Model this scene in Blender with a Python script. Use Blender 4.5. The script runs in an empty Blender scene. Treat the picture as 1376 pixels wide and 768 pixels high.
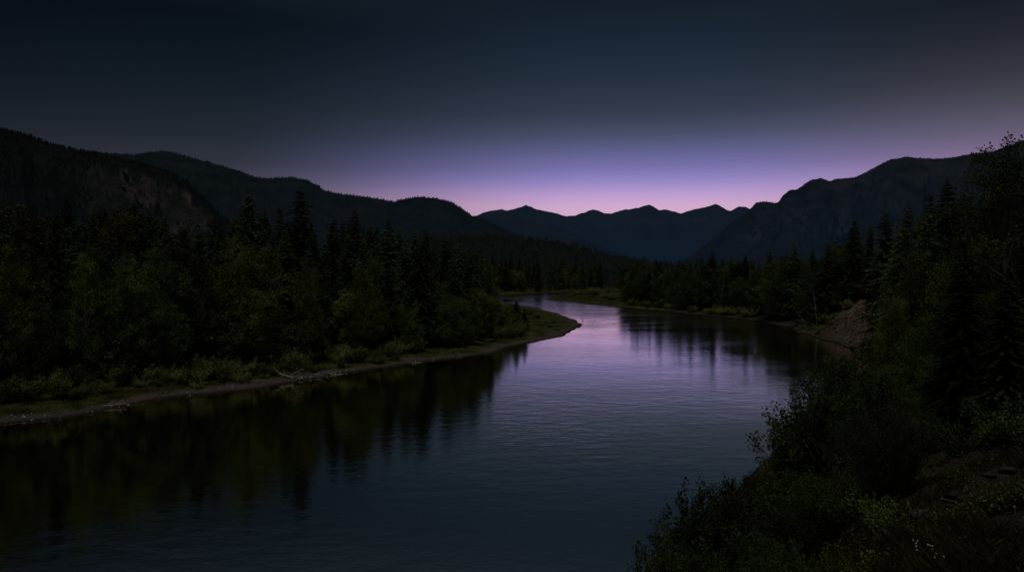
import bpy, math, random
import numpy as np

rng = np.random.default_rng(7)
random.seed(7)
C = bpy.context.scene.collection
SC = bpy.context.scene

# ------------------------------------------------------------------ camera geometry (metres)
EYE = 18.0          # lens height above the river
FPX, CX, HY = 1000.0, 688.0, 356.0     # focal length, centre column and horizon row of the 1376 x 768 frame


def ray(px, py, d):
    """world point at depth d along the direction of a photo pixel"""
    return np.array([(px - CX) / FPX * d, d, EYE - (py - HY) / FPX * d])


def lin(r, g, b):
    f = lambda c: (c / 255 / 12.92) if c / 255 <= 0.04045 else ((c / 255 + 0.055) / 1.055) ** 2.4
    return (f(r), f(g), f(b), 1.0)


# ------------------------------------------------------------------ noise
def _hash(ix, iy, seed):
    n = (ix.astype(np.int64) * 374761393 + iy.astype(np.int64) * 668265263 + seed * 974634777) & 0x7FFFFFFF
    n = ((n ^ (n >> 13)) * 1274126177) & 0x7FFFFFFF
    n = n ^ (n >> 16)
    return (n & 0xFFFF) / 65535.0


def vnoise(x, y, seed=0):
    x = np.asarray(x, float); y = np.asarray(y, float)
    ix, iy = np.floor(x), np.floor(y)
    fx, fy = x - ix, y - iy
    fx = fx * fx * fx * (fx * (fx * 6 - 15) + 10); fy = fy * fy * fy * (fy * (fy * 6 - 15) + 10)
    a = _hash(ix, iy, seed); b = _hash(ix + 1, iy, seed)
    c = _hash(ix, iy + 1, seed); d = _hash(ix + 1, iy + 1, seed)
    return (a + (b - a) * fx) * (1 - fy) + (c + (d - c) * fx) * fy


def fbm(x, y, seed=0, octv=4, gain=0.5):
    s, a, t = 0.0, 1.0, 0.0
    for o in range(octv):
        s = s + a * (vnoise(x * 2 ** o + o * 17.3, y * 2 ** o - o * 9.1, seed + o) - 0.5)
        t += a; a *= gain
    return s / t * 2


def smooth(a, b, x):
    t = np.clip((x - a) / (b - a), 0, 1)
    return t * t * (3 - 2 * t)


# ------------------------------------------------------------------ mesh helpers
class MB:
    """collects vertices and faces, built as one mesh object"""

    def __init__(self):
        self.v, self.f3, self.f4, self.n = [], [], [], 0

    def add(self, v, f):
        v = np.asarray(v, np.float32).reshape(-1, 3)
        f = np.asarray(f, np.int64)
        (self.f3 if f.shape[1] == 3 else self.f4).append(f + self.n)
        self.v.append(v); self.n += len(v)

    def mesh(self, name, mat, smooth_shade=False):
        me = bpy.data.meshes.new(name)
        v = np.concatenate(self.v)
        f3 = np.concatenate(self.f3) if self.f3 else np.zeros((0, 3), np.int64)
        f4 = np.concatenate(self.f4) if self.f4 else np.zeros((0, 4), np.int64)
        loops = np.concatenate([f3.ravel(), f4.ravel()]).astype(np.int32)
        starts = np.concatenate([np.arange(len(f3)) * 3, len(f3) * 3 + np.arange(len(f4)) * 4]).astype(np.int32)
        me.vertices.add(len(v)); me.vertices.foreach_set('co', v.ravel())
        me.loops.add(len(loops)); me.loops.foreach_set('vertex_index', loops)
        me.polygons.add(len(starts)); me.polygons.foreach_set('loop_start', starts)
        if smooth_shade:
            me.polygons.foreach_set('use_smooth', np.ones(len(starts), bool))
        me.update(calc_edges=True)
        me.materials.append(mat)
        return me

    def build(self, name, mat, parent=None, smooth_shade=False):
        o = bpy.data.objects.new(name, self.mesh(name, mat, smooth_shade))
        C.objects.link(o)
        if parent is not None:
            o.parent = parent
        return o


def tube(mb, pts, rad, sides=6):
    pts = np.asarray(pts, float); rad = np.asarray(rad, float)
    n = len(pts)
    tang = np.gradient(pts, axis=0)
    tang /= np.linalg.norm(tang, axis=1)[:, None] + 1e-9
    up = np.where(np.abs(tang[:, 2:3]) > 0.9, [[1.0, 0, 0]], [[0, 0, 1.0]])
    a = np.cross(tang, up); a /= np.linalg.norm(a, axis=1)[:, None] + 1e-9
    b = np.cross(tang, a)
    th = np.linspace(0, 2 * math.pi, sides, endpoint=False)
    ring = pts[:, None] + rad[:, None, None] * (np.cos(th)[None, :, None] * a[:, None] + np.sin(th)[None, :, None] * b[:, None])
    i = np.arange(n - 1)[:, None] * sides; j = np.arange(sides)[None]; k = (j + 1) % sides
    f = np.stack([i + j, i + k, i + sides + k, i + sides + j], -1).reshape(-1, 4)
    mb.add(ring.reshape(-1, 3), f)
    mb.add(np.concatenate([ring[-1], pts[-1:] + tang[-1:] * rad[-1]]), np.array([[q, (q + 1) % sides, sides] for q in range(sides)]))


def grid_faces(nr, nc):
    i = np.arange(nr - 1)[:, None] * nc; j = np.arange(nc - 1)[None]
    return np.stack([i + j, i + j + 1, i + nc + j + 1, i + nc + j], -1).reshape(-1, 4)


def leaves(mb, c, axis, L, W, r):
    """diamond shaped leaves: centres c, long axes axis, lengths L, widths W"""
    n = len(c)
    axis = axis / (np.linalg.norm(axis, axis=1)[:, None] + 1e-9)
    q = r.normal(size=(n, 3))
    side = np.cross(axis, q); side /= np.linalg.norm(side, axis=1)[:, None] + 1e-9
    L = np.broadcast_to(np.asarray(L, float), (n,))[:, None]; W = np.broadcast_to(np.asarray(W, float), (n,))[:, None]
    v = np.stack([c - axis * L * .5, c + side * W * .5 - axis * L * .08, c + axis * L * .5, c - side * W * .5 - axis * L * .08], 1)
    mb.add(v.reshape(-1, 3), np.arange(n * 4).reshape(n, 4))


# ------------------------------------------------------------------ tags
def tag(o, label=None, cat=None, group=None, kind=None):
    if label: o['label'] = label
    if cat: o['category'] = cat
    if group: o['group'] = group
    if kind: o['kind'] = kind
    return o


# ------------------------------------------------------------------ materials
def new_mat(name):
    m = bpy.data.materials.new(name); m.use_nodes = True
    nt = m.node_tree; nt.nodes.clear()
    out = nt.nodes.new('ShaderNodeOutputMaterial')
    return m, nt, out


def N(nt, t, **kw):
    n = nt.nodes.new(t)
    for k, v in kw.items():
        setattr(n, k, v)
    return n


def mixrgb(nt, fac, a, b, blend='MIX'):
    n = N(nt, 'ShaderNodeMix', data_type='RGBA', blend_type=blend)
    for sock, val in ((n.inputs[0], fac), (n.inputs[6], a), (n.inputs[7], b)):
        if hasattr(val, 'is_linked'):
            nt.links.new(val, sock)
        elif isinstance(val, (int, float)) and sock.type != 'RGBA':
            sock.default_value = val
        else:
            sock.default_value = val if len(val) == 4 else (*val, 1)
    return n.outputs[2]


def math_(nt, op, a, b=0.0, clamp=False):
    n = N(nt, 'ShaderNodeMath', operation=op, use_clamp=clamp)
    for s, v in ((n.inputs[0], a), (n.inputs[1], b)):
        if hasattr(v, 'is_linked'): nt.links.new(v, s)
        else: s.default_value = v
    return n.outputs[0]


def noise_tex(nt, vec, scale, detail=4.0, rough=0.55):
    n = N(nt, 'ShaderNodeTexNoise'); n.inputs['Scale'].default_value = scale
    n.inputs['Detail'].default_value = detail; n.inputs['Roughness'].default_value = rough
    if vec is not None: nt.links.new(vec, n.inputs['Vector'])
    return n.outputs['Fac']


def leaf_mat(name, c1, c2, trans=0.25, objvar=1.0):
    m, nt, out = new_mat(name)
    geo = N(nt, 'ShaderNodeNewGeometry'); oi = N(nt, 'ShaderNodeObjectInfo')
    col = mixrgb(nt, geo.outputs['Random Per Island'], c1, c2)
    big = noise_tex(nt, geo.outputs['Position'], 0.35, 2.0)
    big = math_(nt, 'MULTIPLY_ADD', big, 2.6); big.node.inputs[2].default_value = -0.35
    big = math_(nt, 'MAXIMUM', big, .12)
    k = math_(nt, 'MULTIPLY_ADD', oi.outputs['Random'], objvar); k.node.inputs[2].default_value = 1 - objvar / 2
    k = math_(nt, 'MULTIPLY', k, big)
    vm = N(nt, 'ShaderNodeVectorMath', operation='SCALE')
    nt.links.new(col, vm.inputs[0]); nt.links.new(k, vm.inputs['Scale'])
    d = N(nt, 'ShaderNodeBsdfDiffuse'); t = N(nt, 'ShaderNodeBsdfTranslucent')
    nt.links.new(vm.outputs[0], d.inputs[0]); nt.links.new(vm.outputs[0], t.inputs[0])
    mx = N(nt, 'ShaderNodeMixShader'); mx.inputs[0].default_value = trans
    nt.links.new(d.outputs[0], mx.inputs[1]); nt.links.new(t.outputs[0], mx.inputs[2])
    nt.links.new(mx.outputs[0], out.inputs[0])
    return m


def bark_mat(name, c1, c2, scale=6.0):
    m, nt, out = new_mat(name)
    geo = N(nt, 'ShaderNodeNewGeometry')
    n = noise_tex(nt, geo.outputs['Position'], scale, 5.0)
    col = mixrgb(nt, n, c1, c2)
    d = N(nt, 'ShaderNodeBsdfDiffuse'); nt.links.new(col, d.inputs[0])
    b = N(nt, 'ShaderNodeBump'); b.inputs['Strength'].default_value = 0.6; b.inputs['Distance'].default_value = 0.05
    nt.links.new(n, b.inputs['Height']); nt.links.new(b.outputs[0], d.inputs['Normal'])
    nt.links.new(d.outputs[0], out.inputs[0])
    return m


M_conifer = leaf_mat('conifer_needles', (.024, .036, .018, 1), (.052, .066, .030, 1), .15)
M_shadefir = leaf_mat('shaded_needles', (.010, .016, .008, 1), (.026, .034, .015, 1), .15)  # darker copy of the needles, shade of the near bank put into the colour
M_broad = leaf_mat('broadleaf_leaves', (.050, .068, .021, 1), (.112, .130, .038, 1), .3)
M_yellow = leaf_mat('yellowing_leaves', (.036, .036, .010, 1), (.074, .064, .017, 1), .3)
M_shrub = leaf_mat('shrub_leaves', (.066, .082, .030, 1), (.135, .148, .054, 1), .3)
M_dark = leaf_mat('dark_leaves', (.030, .045, .016, 1), (.068, .088, .028, 1), .25)
M_thicket = leaf_mat('thicket_leaves', (.015, .024, .009, 1), (.054, .070, .022, 1), .25)
M_grass = leaf_mat('grass_blades', (.036, .046, .012, 1), (.075, .080, .024, 1), .25, 0.0)
M_drygrass = leaf_mat('dry_grass_blades', (.022, .021, .008, 1), (.060, .050, .020, 1), .2, 0.0)
M_bark = bark_mat('bark', (.030, .024, .018, 1), (.085, .070, .055, 1))
M_pale = bark_mat('pale_bark', (.09, .08, .068, 1), (.20, .18, .15, 1), 3.0)
M_drift = bark_mat('bleached_wood', (.10, .09, .072, 1), (.24, .22, .18, 1), 5.0)
M_petal = bark_mat('white_petals', (.42, .40, .30, 1), (.55, .53, .44, 1), 30.0)
M_flowerheart = bark_mat('yellow_flower_heart', (.55, .36, .05, 1), (.65, .45, .08, 1), 80.0)
M_stem = bark_mat('green_stem', (.05, .07, .02, 1), (.08, .10, .03, 1), 20.0)


def rock_mat(name, c1, c2, c3, scale):
    m, nt, out = new_mat(name)
    geo = N(nt, 'ShaderNodeNewGeometry')
    n = noise_tex(nt, geo.outputs['Position'], scale, 8.0, .65)
    n2 = noise_tex(nt, geo.outputs['Position'], scale * .3, 3.0)
    r = N(nt, 'ShaderNodeMapRange'); r.inputs[1].default_value = .35; r.inputs[2].default_value = .7
    nt.links.new(n, r.inputs[0])
    col = mixrgb(nt, r.outputs[0], c1, c2)
    r2 = N(nt, 'ShaderNodeMapRange'); r2.inputs[1].default_value = .5; r2.inputs[2].default_value = .65
    nt.links.new(n2, r2.inputs[0])
    col = mixrgb(nt, r2.outputs[0], col, c3)
    d = N(nt, 'ShaderNodeBsdfDiffuse'); d.inputs['Roughness'].default_value = .8
    nt.links.new(col, d.inputs[0])
    b = N(nt, 'ShaderNodeBump'); b.inputs['Strength'].default_value = .8; b.inputs['Distance'].default_value = .25 / scale
    nt.links.new(n, b.inputs['Height']); nt.links.new(b.outputs[0], d.inputs['Normal'])
    nt.links.new(d.outputs[0], out.inputs[0])
    return m


M_rock = rock_mat('slope_rock', (.012, .011, .010, 1), (.066, .058, .052, 1), (.014, .014, .008, 1), 4.0)
M_stone = rock_mat('shore_stone', (.16, .15, .14, 1), (.36, .34, .32, 1), (.12, .11, .10, 1), 3.0)

# ------------------------------------------------------------------ the river and the ground
def P(px, py):
    d = EYE * FPX / (py - HY)
    return ((px - CX) / FPX * d, d)


L_shore = [(-260, -60), (-170, 25), (-115, 55), (-80, 70)] + [P(*q) for q in (
    (0, 571), (50, 566), (100, 559), (200, 541), (300, 527), (400, 512), (500, 497), (600, 483), (660, 474), (700, 465),
    (740, 455), (768, 446), (780, 440), (780, 434), (770, 427), (745, 419), (715, 412.5))] + [
    (-4, 346), (-18, 375), (-22, 400), (-15, 425), (0.9, 452), (20, 476), (51, 506), (120, 536), (200, 565), (330, 600)]
R_shore = [(330, 582), (200, 540), (120, 510), (75, 486), (50, 462), (35, 435), (20, 407)] + [P(*q) for q in (
    (731, 402), (760, 405), (800, 409.5), (840, 413), (880, 417), (920, 421), (960, 425), (1000, 429), (1040, 435),
    (1065, 443), (1100, 455), (1140, 467))] + [(76, 145), (60, 122), (47, 103), (34.6, 86), (26, 72), (17, 58), (7, 43),
    (0, 30), (-9.5, 15), (-18, 0), (-32, -30), (-75, -110)]
L_shore = np.array(L_shore); R_shore = np.array(R_shore)
RIVER = np.concatenate([L_shore, R_shore])


def seg_dist(x, y, line):
    best = np.full(x.shape, 1e18)
    for (ax, ay), (bx, by) in zip(line[:-1], line[1:]):
        dx, dy = bx - ax, by - ay
        t = np.clip(((x - ax) * dx + (y - ay) * dy) / (dx * dx + dy * dy), 0, 1)
        best = np.minimum(best, (x - ax - t * dx) ** 2 + (y - ay - t * dy) ** 2)
    return np.sqrt(best)


def inside(x, y):
    r = np.zeros(x.shape, bool)
    pts = RIVER
    for (ax, ay), (bx, by) in zip(pts, np.roll(pts, -1, 0)):
        if ay == by: continue
        c = ((ay > y) != (by > y)) & (x < (bx - ax) * (y - ay) / (by - ay) + ax)
        r ^= c
    return r


def terrain(x, y):
    """height, distance from the water's edge (negative under water), is it the far-side (bluff) bank, bluff mask"""
    x = np.asarray(x, float); y = np.asarray(y, float)
    wob = np.clip(np.hypot(x, y) / 150, .15, 1)
    xx = x + fbm(x / 9, y / 9, 31, 3) * 2.0 * wob
    yy = y + fbm(x / 9, y / 9, 47, 3) * 2.6 * wob
    dl, dr = seg_dist(xx, yy, L_shore), seg_dist(xx, yy, R_shore)
    ins = inside(xx, yy)
    s = np.where(ins, -np.minimum(dl, dr), np.minimum(dl, dr))
    right = dr < dl
    sp = np.maximum(s, 0)
    n1 = fbm(x / 14, y / 14, 3, 4)
    n2 = fbm(x / 2.2, y / 2.2, 5, 4)
    left_h = 0.9 * (1 - np.exp(-sp / 5)) + .03 * np.minimum(sp, 160) + n1 * .5 * smooth(2, 14, sp) + .07 * n2 * smooth(0, 2, sp) + .05 * np.minimum(sp, .6)
    slope = .22 + (.02 - .22) * smooth(190, 270, y)
    bl = smooth(146, 158, y) * (1 - smooth(176, 206, y)) * (x > 40)
    far_h = 1.0 * (1 - np.exp(-sp / 4)) + slope * np.minimum(sp, 130) + n1 * .6 * smooth(2, 14, sp) + .07 * n2 * smooth(0, 2, sp) + .05 * np.minimum(sp, .6)
    far_h = far_h + bl * (4.3 * smooth(.8, 10, sp) + (n2 * 1.5 + n1 * 1.6 + 1.1 * fbm(x / 5, y / 5, 12, 4) + .9 * fbm(x / 1.6, y / 1.6, 18, 3)) * smooth(.8, 4, sp))
    rough = fbm(x / 3.0 + y / 6, y / 1.2 - x / 3, 8, 5)
    plane = 16.05 + .289 * x - .335 * y + n1 * .45 + rough * .45 + n2 * .12
    steep = .62 * sp + .85 * np.maximum(sp - 9, 0) + .5 * n2 * smooth(0, 4, sp) + .05
    k = 1.2
    hh = np.clip(.5 + .5 * (steep - plane) / k, 0, 1)
    near = steep * (1 - hh) + plane * hh - k * hh * (1 - hh)
    w = smooth(45, 95, y)
    near = np.maximum(near, np.minimum(far_h, steep))
    rh = near * (1 - w) + far_h * w
    h = np.where(right, rh, left_h)
    h = np.where(s < 0, np.maximum(.35 * s, -2.5), h)
    return h, s, right, bl * smooth(.5, 3, sp) * (1 - smooth(9, 16, sp))


def ground_z(x, y):
    return float(terrain(np.array([x]), np.array([y]))[0][0])


def build_ground():
    ang = np.radians(np.linspace(-112, 112, 900))
    # finer angles inside the field of view
    ang = np.radians(np.unique(np.concatenate([np.linspace(-112, -38, 150), np.linspace(-38, 38, 760), np.linspace(38, 112, 150)])))
    rad = np.concatenate([[.01], np.geomspace(.6, 100, 330), np.linspace(100.5, 330, 400), np.geomspace(334, 900, 80), np.geomspace(950, 26000, 24)])
    R, A = np.meshgrid(rad, ang, indexing='ij')
    x, y = R * np.sin(A), R * np.cos(A)
    h, s, right, bl = terrain(x.ravel(), y.ravel())
    far = smooth(700, 1500, R.ravel())
    h = h * (1 - far) + 3.0 * far
    mb = MB(); mb.add(np.stack([x.ravel(), y.ravel(), h], 1), grid_faces(*R.shape))
    m, nt, out = new_mat('ground_cover')
    g = mb.build('ground', m, None, True)
    tag(g, kind='structure')
    # cover weights: red = bare gravel, green = grass, blue = rock
    nz = fbm(x.ravel() / 5, y.ravel() / 5, 77, 4)
    nearslope = right & (y.ravel() < 60)
    wide = np.where((~right) & (y.ravel() > 175), 1.1 * smooth(185, 215, y.ravel()), 0) + 1
    gravel = (1 - smooth(1.2, 3.6, s / wide + nz * 2.8)) * np.where(nearslope, 0, np.where(right, .45, 1)) * (1 - .8 * smooth(400, 440, y.ravel())) * (1 - .35 * smooth(170, 210, y.ravel()))
    grass = np.where(right, .15 + .35 * nz, .55 + .5 * nz) * (1 - smooth(10, 26, s))
    spit = (~right) & (y.ravel() > 130) & (y.ravel() < 330)
    bar = right & (y.ravel() > 290) & (y.ravel() < 470)
    grass = np.where(bar, np.clip(.8 + .5 * nz, 0, 1) * (1 - smooth(30, 50, s)), grass)
    grass = np.where(spit, np.maximum(grass, .75 + .4 * nz), grass)
    rn = fbm((x / 3.0 + y / 6).ravel(), (y / 1.2 - x / 3).ravel(), 8, 5)
    rock = np.maximum(bl, np.where(nearslope, np.clip(.45 + 1.5 * rn, 0, 1), 0))
    at = g.data.color_attributes.new('cover', 'FLOAT_COLOR', 'POINT')
    rgba = np.stack([gravel, np.clip(grass, 0, 1), np.clip(rock, 0, 1), np.clip(bl, 0, 1)], 1).astype(np.float32)
    at.data.foreach_set('color', rgba.ravel())
    a = N(nt, 'ShaderNodeAttribute'); a.attribute_name = 'cover'
    sep = N(nt, 'ShaderNodeSeparateColor'); nt.links.new(a.outputs['Color'], sep.inputs[0])
    geo = N(nt, 'ShaderNodeNewGeometry')
    pn = noise_tex(nt, geo.outputs['Position'], 2.5, 12.0, .78)
    pn2 = noise_tex(nt, geo.outputs['Position'], .35, 4.0)
    floor = mixrgb(nt, pn, (.012, .011, .007, 1), (.032, .028, .018, 1))
    gm = N(nt, 'ShaderNodeMapRange'); gm.inputs[1].default_value = .38; gm.inputs[2].default_value = .62; nt.links.new(pn2, gm.inputs[0])
    grs = mixrgb(nt, gm.outputs[0], (.014, .019, .006, 1), (.062, .064, .019, 1))
    grv = mixrgb(nt, pn, (.030, .025, .021, 1), (.105, .090, .080, 1))
    rck = mixrgb(nt, pn, (.014, .011, .009, 1), (.066, .054, .043, 1))
    blf = mixrgb(nt, pn, (.026, .019, .016, 1), (.165, .120, .100, 1))
    pn3 = noise_tex(nt, geo.outputs['Position'], .9, 6.0, .7)
    bm = N(nt, 'ShaderNodeMapRange'); bm.inputs[1].default_value = .36; bm.inputs[2].default_value = .52; nt.links.new(pn3, bm.inputs[0])
    blf = mixrgb(nt, bm.outputs[0], (.012, .010, .008, 1), blf)
    rck = mixrgb(nt, a.outputs['Alpha'], rck, blf)
    col = mixrgb(nt, sep.outputs[1], floor, grs)
    col = mixrgb(nt, sep.outputs[2], col, rck)
    col = mixrgb(nt, sep.outputs[0], col, grv)
    # wet, darker band where the land is within a hand's breadth of the water level
    sx = N(nt, 'ShaderNodeSeparateXYZ'); nt.links.new(geo.outputs['Position'], sx.inputs[0])
    wet = N(nt, 'ShaderNodeMapRange'); nt.links.new(sx.outputs[2], wet.inputs[0])
    wet.inputs[1].default_value = .08; wet.inputs[2].default_value = .3; wet.inputs[3].default_value = .3; wet.inputs[4].default_value = 1
    vm = N(nt, 'ShaderNodeVectorMath', operation='SCALE'); nt.links.new(col, vm.inputs[0]); nt.links.new(wet.outputs[0], vm.inputs['Scale'])
    d = N(nt, 'ShaderNodeBsdfDiffuse'); nt.links.new(vm.outputs[0], d.inputs[0])
    b = N(nt, 'ShaderNodeBump'); b.inputs['Strength'].default_value = 1.0; b.inputs['Distance'].default_value = .22
    nt.links.new(pn, b.inputs['Height']); nt.links.new(b.outputs[0], d.inputs['Normal'])
    nt.links.new(d.outputs[0], out.inputs[0])
    return g


build_ground()


def build_water():
    m, nt, out = new_mat('river_water')
    geo = N(nt, 'ShaderNodeNewGeometry')
    def scaled(sx, sy, rot=0.0):
        mp = N(nt, 'ShaderNodeMapping'); mp.inputs['Scale'].default_value = (sx, sy, 1); mp.inputs['Rotation'].default_value = (0, 0, rot)
        nt.links.new(geo.outputs['Position'], mp.inputs['Vector']); return mp.outputs[0]
    n1 = noise_tex(nt, scaled(1.0, 1.7, .35), 2.0, 3.0, .55)
    n2 = noise_tex(nt, scaled(1.0, 1.6, -.25), .4, 2.0, .5)
    patch = noise_tex(nt, scaled(.55, 1.0, .9), .035, 4.0, .6)      # calmer and ruffled reaches
    pr = N(nt, 'ShaderNodeMapRange'); pr.inputs[1].default_value = .36; pr.inputs[2].default_value = .62
    pr.inputs[3].default_value = .12; pr.inputs[4].default_value = 1.0
    nt.links.new(patch, pr.inputs[0])
    h = math_(nt, 'MULTIPLY_ADD', n2, 3.4); nt.links.new(n1, h.node.inputs[2])
    sp = N(nt, 'ShaderNodeSeparateXYZ'); nt.links.new(geo.outputs['Position'], sp.inputs[0])
    rf = N(nt, 'ShaderNodeMapRange'); nt.links.new(sp.outputs[1], rf.inputs[0])      # shallow riffles beyond the spit
    rf.inputs[1].default_value = 200; rf.inputs[2].default_value = 300; rf.inputs[3].default_value = 1.0; rf.inputs[4].default_value = 5.0
    rf2 = N(nt, 'ShaderNodeMapRange'); nt.links.new(sp.outputs[1], rf2.inputs[0])
    rf2.inputs[1].default_value = 350; rf2.inputs[2].default_value = 430; rf2.inputs[3].default_value = 1.0; rf2.inputs[4].default_value = 3.0
    rx = N(nt, 'ShaderNodeMapRange'); nt.links.new(sp.outputs[0], rx.inputs[0])       # quicker water along the outer bank of the bend
    rx.inputs[1].default_value = 22; rx.inputs[2].default_value = 55; rx.inputs[3].default_value = 1.0; rx.inputs[4].default_value = 2.3
    amp = math_(nt, 'MULTIPLY', math_(nt, 'MULTIPLY', pr.outputs[0], rf.outputs[0]), math_(nt, 'MULTIPLY', rf2.outputs[0], rx.outputs[0]))
    h = math_(nt, 'MULTIPLY', h, amp)
    b = N(nt, 'ShaderNodeBump'); b.inputs['Strength'].default_value = 1.0; b.inputs['Distance'].default_value = .0105
    nt.links.new(h, b.inputs['Height'])
    gl = N(nt, 'ShaderNodeBsdfGlossy'); gl.inputs['Roughness'].default_value = .065
    gl.inputs['Color'].default_value = (1.0, .925, .805, 1)
    deep = N(nt, 'ShaderNodeBsdfDiffuse'); deep.inputs['Color'].default_value = (.006, .008, .009, 1)
    nt.links.new(b.outputs[0], gl.inputs['Normal'])
    lw = N(nt, 'ShaderNodeLayerWeight'); lw.inputs[0].default_value = .55
    nt.links.new(b.outputs[0], lw.inputs['Normal'])
    fr = N(nt, 'ShaderNodeMapRange'); nt.links.new(lw.outputs['Facing'], fr.inputs[0])
    fr.inputs[1].default_value = .3; fr.inputs[2].default_value = .95; fr.inputs[3].default_value = .97; fr.inputs[4].default_value = 1.0
    mx = N(nt, 'ShaderNodeMixShader'); nt.links.new(fr.outputs[0], mx.inputs[0])
    nt.links.new(deep.outputs[0], mx.inputs[1]); nt.links.new(gl.outputs[0], mx.inputs[2])
    nt.links.new(mx.outputs[0], out.inputs[0])
    mb = MB(); mb.add([(-320, -130, 0), (420, -130, 0), (420, 660, 0), (-320, 660, 0)], [[0, 1, 2, 3]])
    tag(mb.build('river', m), kind='structure')


build_water()

# ------------------------------------------------------------------ mountains
def mountain_mat(name, low, high, haze, h_low, h_high, zmax, rock=None, scale=.01):
    """forest and rock slopes with air haze painted on as a faint glow, stronger near the valley floor"""
    m, nt, out = new_mat(name)
    geo = N(nt, 'ShaderNodeNewGeometry')
    n = noise_tex(nt, geo.outputs['Position'], scale, 8.0, .65)
    r = N(nt, 'ShaderNodeMapRange'); r.inputs[1].default_value = .38; r.inputs[2].default_value = .64
    nt.links.new(n, r.inputs[0])
    col = mixrgb(nt, r.outputs[0], low, high)
    if rock is not None:
        at = N(nt, 'ShaderNodeAttribute'); at.attribute_name = 'rock'
        n3 = noise_tex(nt, geo.outputs['Position'], scale * .9, 8.0, .72)
        rr_ = N(nt, 'ShaderNodeMapRange'); rr_.inputs[1].default_value = .36; rr_.inputs[2].default_value = .68; nt.links.new(n3, rr_.inputs[0])
        rc = mixrgb(nt, rr_.outputs[0], tuple(c * .12 for c in rock[:3]) + (1,), rock)
        col = mixrgb(nt, at.outputs['Fac'], col, rc)
    d = N(nt, 'ShaderNodeBsdfDiffuse'); nt.links.new(col, d.inputs[0])
    b = N(nt, 'ShaderNodeBump'); b.inputs['Strength'].default_value = .9; b.inputs['Distance'].default_value = .12 / scale
    nt.links.new(n, b.inputs['Height']); nt.links.new(b.outputs[0], d.inputs['Normal'])
    e = N(nt, 'ShaderNodeEmission'); e.inputs[0].default_value = haze  # bluish air haze put into the surface itself as emission
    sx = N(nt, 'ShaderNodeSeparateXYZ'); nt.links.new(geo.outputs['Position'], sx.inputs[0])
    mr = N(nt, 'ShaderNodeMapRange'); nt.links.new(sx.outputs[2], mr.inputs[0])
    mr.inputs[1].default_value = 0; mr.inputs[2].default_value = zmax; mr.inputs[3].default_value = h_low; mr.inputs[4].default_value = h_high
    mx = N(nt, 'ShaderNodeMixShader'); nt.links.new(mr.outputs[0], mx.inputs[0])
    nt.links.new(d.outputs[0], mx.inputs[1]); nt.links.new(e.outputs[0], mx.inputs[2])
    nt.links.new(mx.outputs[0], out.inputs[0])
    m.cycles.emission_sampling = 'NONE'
    return m


def mountain(name, prof, D, foot, mat, seed, step=1.5, ny=110, amp=.35, jag=.6, power=1.1, cliff=None, sharp=False):
    prof = np.array(prof, float)
    px = np.arange(prof[0, 0], prof[-1, 0] + step, step)
    py = np.interp(px, prof[:, 0], prof[:, 1])
    k = np.exp(-np.linspace(-2, 2, 7) ** 2); k /= k.sum()
    if not sharp: py = np.convolve(np.pad(py, 3, mode='edge'), k, mode='valid')
    py = py - fbm(px / (6 if sharp else 9), px * 0, seed, 4, .6) * jag * 2.5
    v = np.concatenate([[-.5, -.2, -.06], np.linspace(0, 1, ny) ** 1.25])
    V, PX = np.meshgrid(v, px, indexing='ij')
    ZR = np.maximum(18 + (HY - py)[None] / FPX * D, 1) + 0 * V
    U = (PX - CX) / FPX
    vp = np.clip(V, 0, 1)
    Dv = D + (foot - D) * V
    rel = (ZR / ZR.max()) ** .5
    spur = 1 - np.abs(fbm(PX / 60 + .6 * fbm(PX / 90, V * 3, seed + 3, 3), V * 1.2, seed + 9, 5))      # spurs and gullies run downhill
    det = fbm(PX / 16, V * 9, seed + 21, 5)
    z = ZR * (1 - vp) ** power
    z = z - ZR * amp * np.clip(vp * 3.5, 0, 1) * (1 - vp) * ((1 - spur) * 1.6 + .35 * (det + .6) * rel)
    rockw = np.zeros_like(z)
    Dd = Dv.copy()
    if cliff is not None:
        c0, c1, t0, t1 = cliff       # columns and heights (as fractions of the ridge) of a bare cliff band
        rockw = smooth(c0, c0 + 35, PX) * (1 - smooth(c1 - 14, c1, PX))
        fr = z / ZR
        jig = fbm(PX / 14, V * 3, seed + 50, 4) * .2
        rockw = rockw * smooth(t0, t0 + .1, fr + jig) * (1 - smooth(t1 - .1, t1, fr + jig)) * (V > 0)
        pil = np.abs(fbm(PX / 22, V * 1.5, seed + 60, 5))
        pil = .5 * pil + .5 * np.abs(fbm(PX / 34, V * 7, seed + 70, 4))
        rockw = rockw * (.25 + .75 * smooth(-.25, .25, fbm(PX / 45, V * 5, seed + 80, 4)))
        Dd = Dd - rockw * D * (.04 - .10 * pil)
    z = np.where(V < 0, ZR * (1 + V * .8), z) - 6 * vp
    mb = MB(); mb.add(np.stack([U * Dd, Dd, z], -1).reshape(-1, 3), grid_faces(*V.shape))
    o = mb.build(name, mat, None, True)
    tag(o, kind='structure')
    at = o.data.attributes.new('rock', 'FLOAT', 'POINT'); at.data.foreach_set('value', rockw.ravel().astype(np.float32))
    X, Y = (U * Dd), Dd
    return X, Y, z, V, rockw


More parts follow.
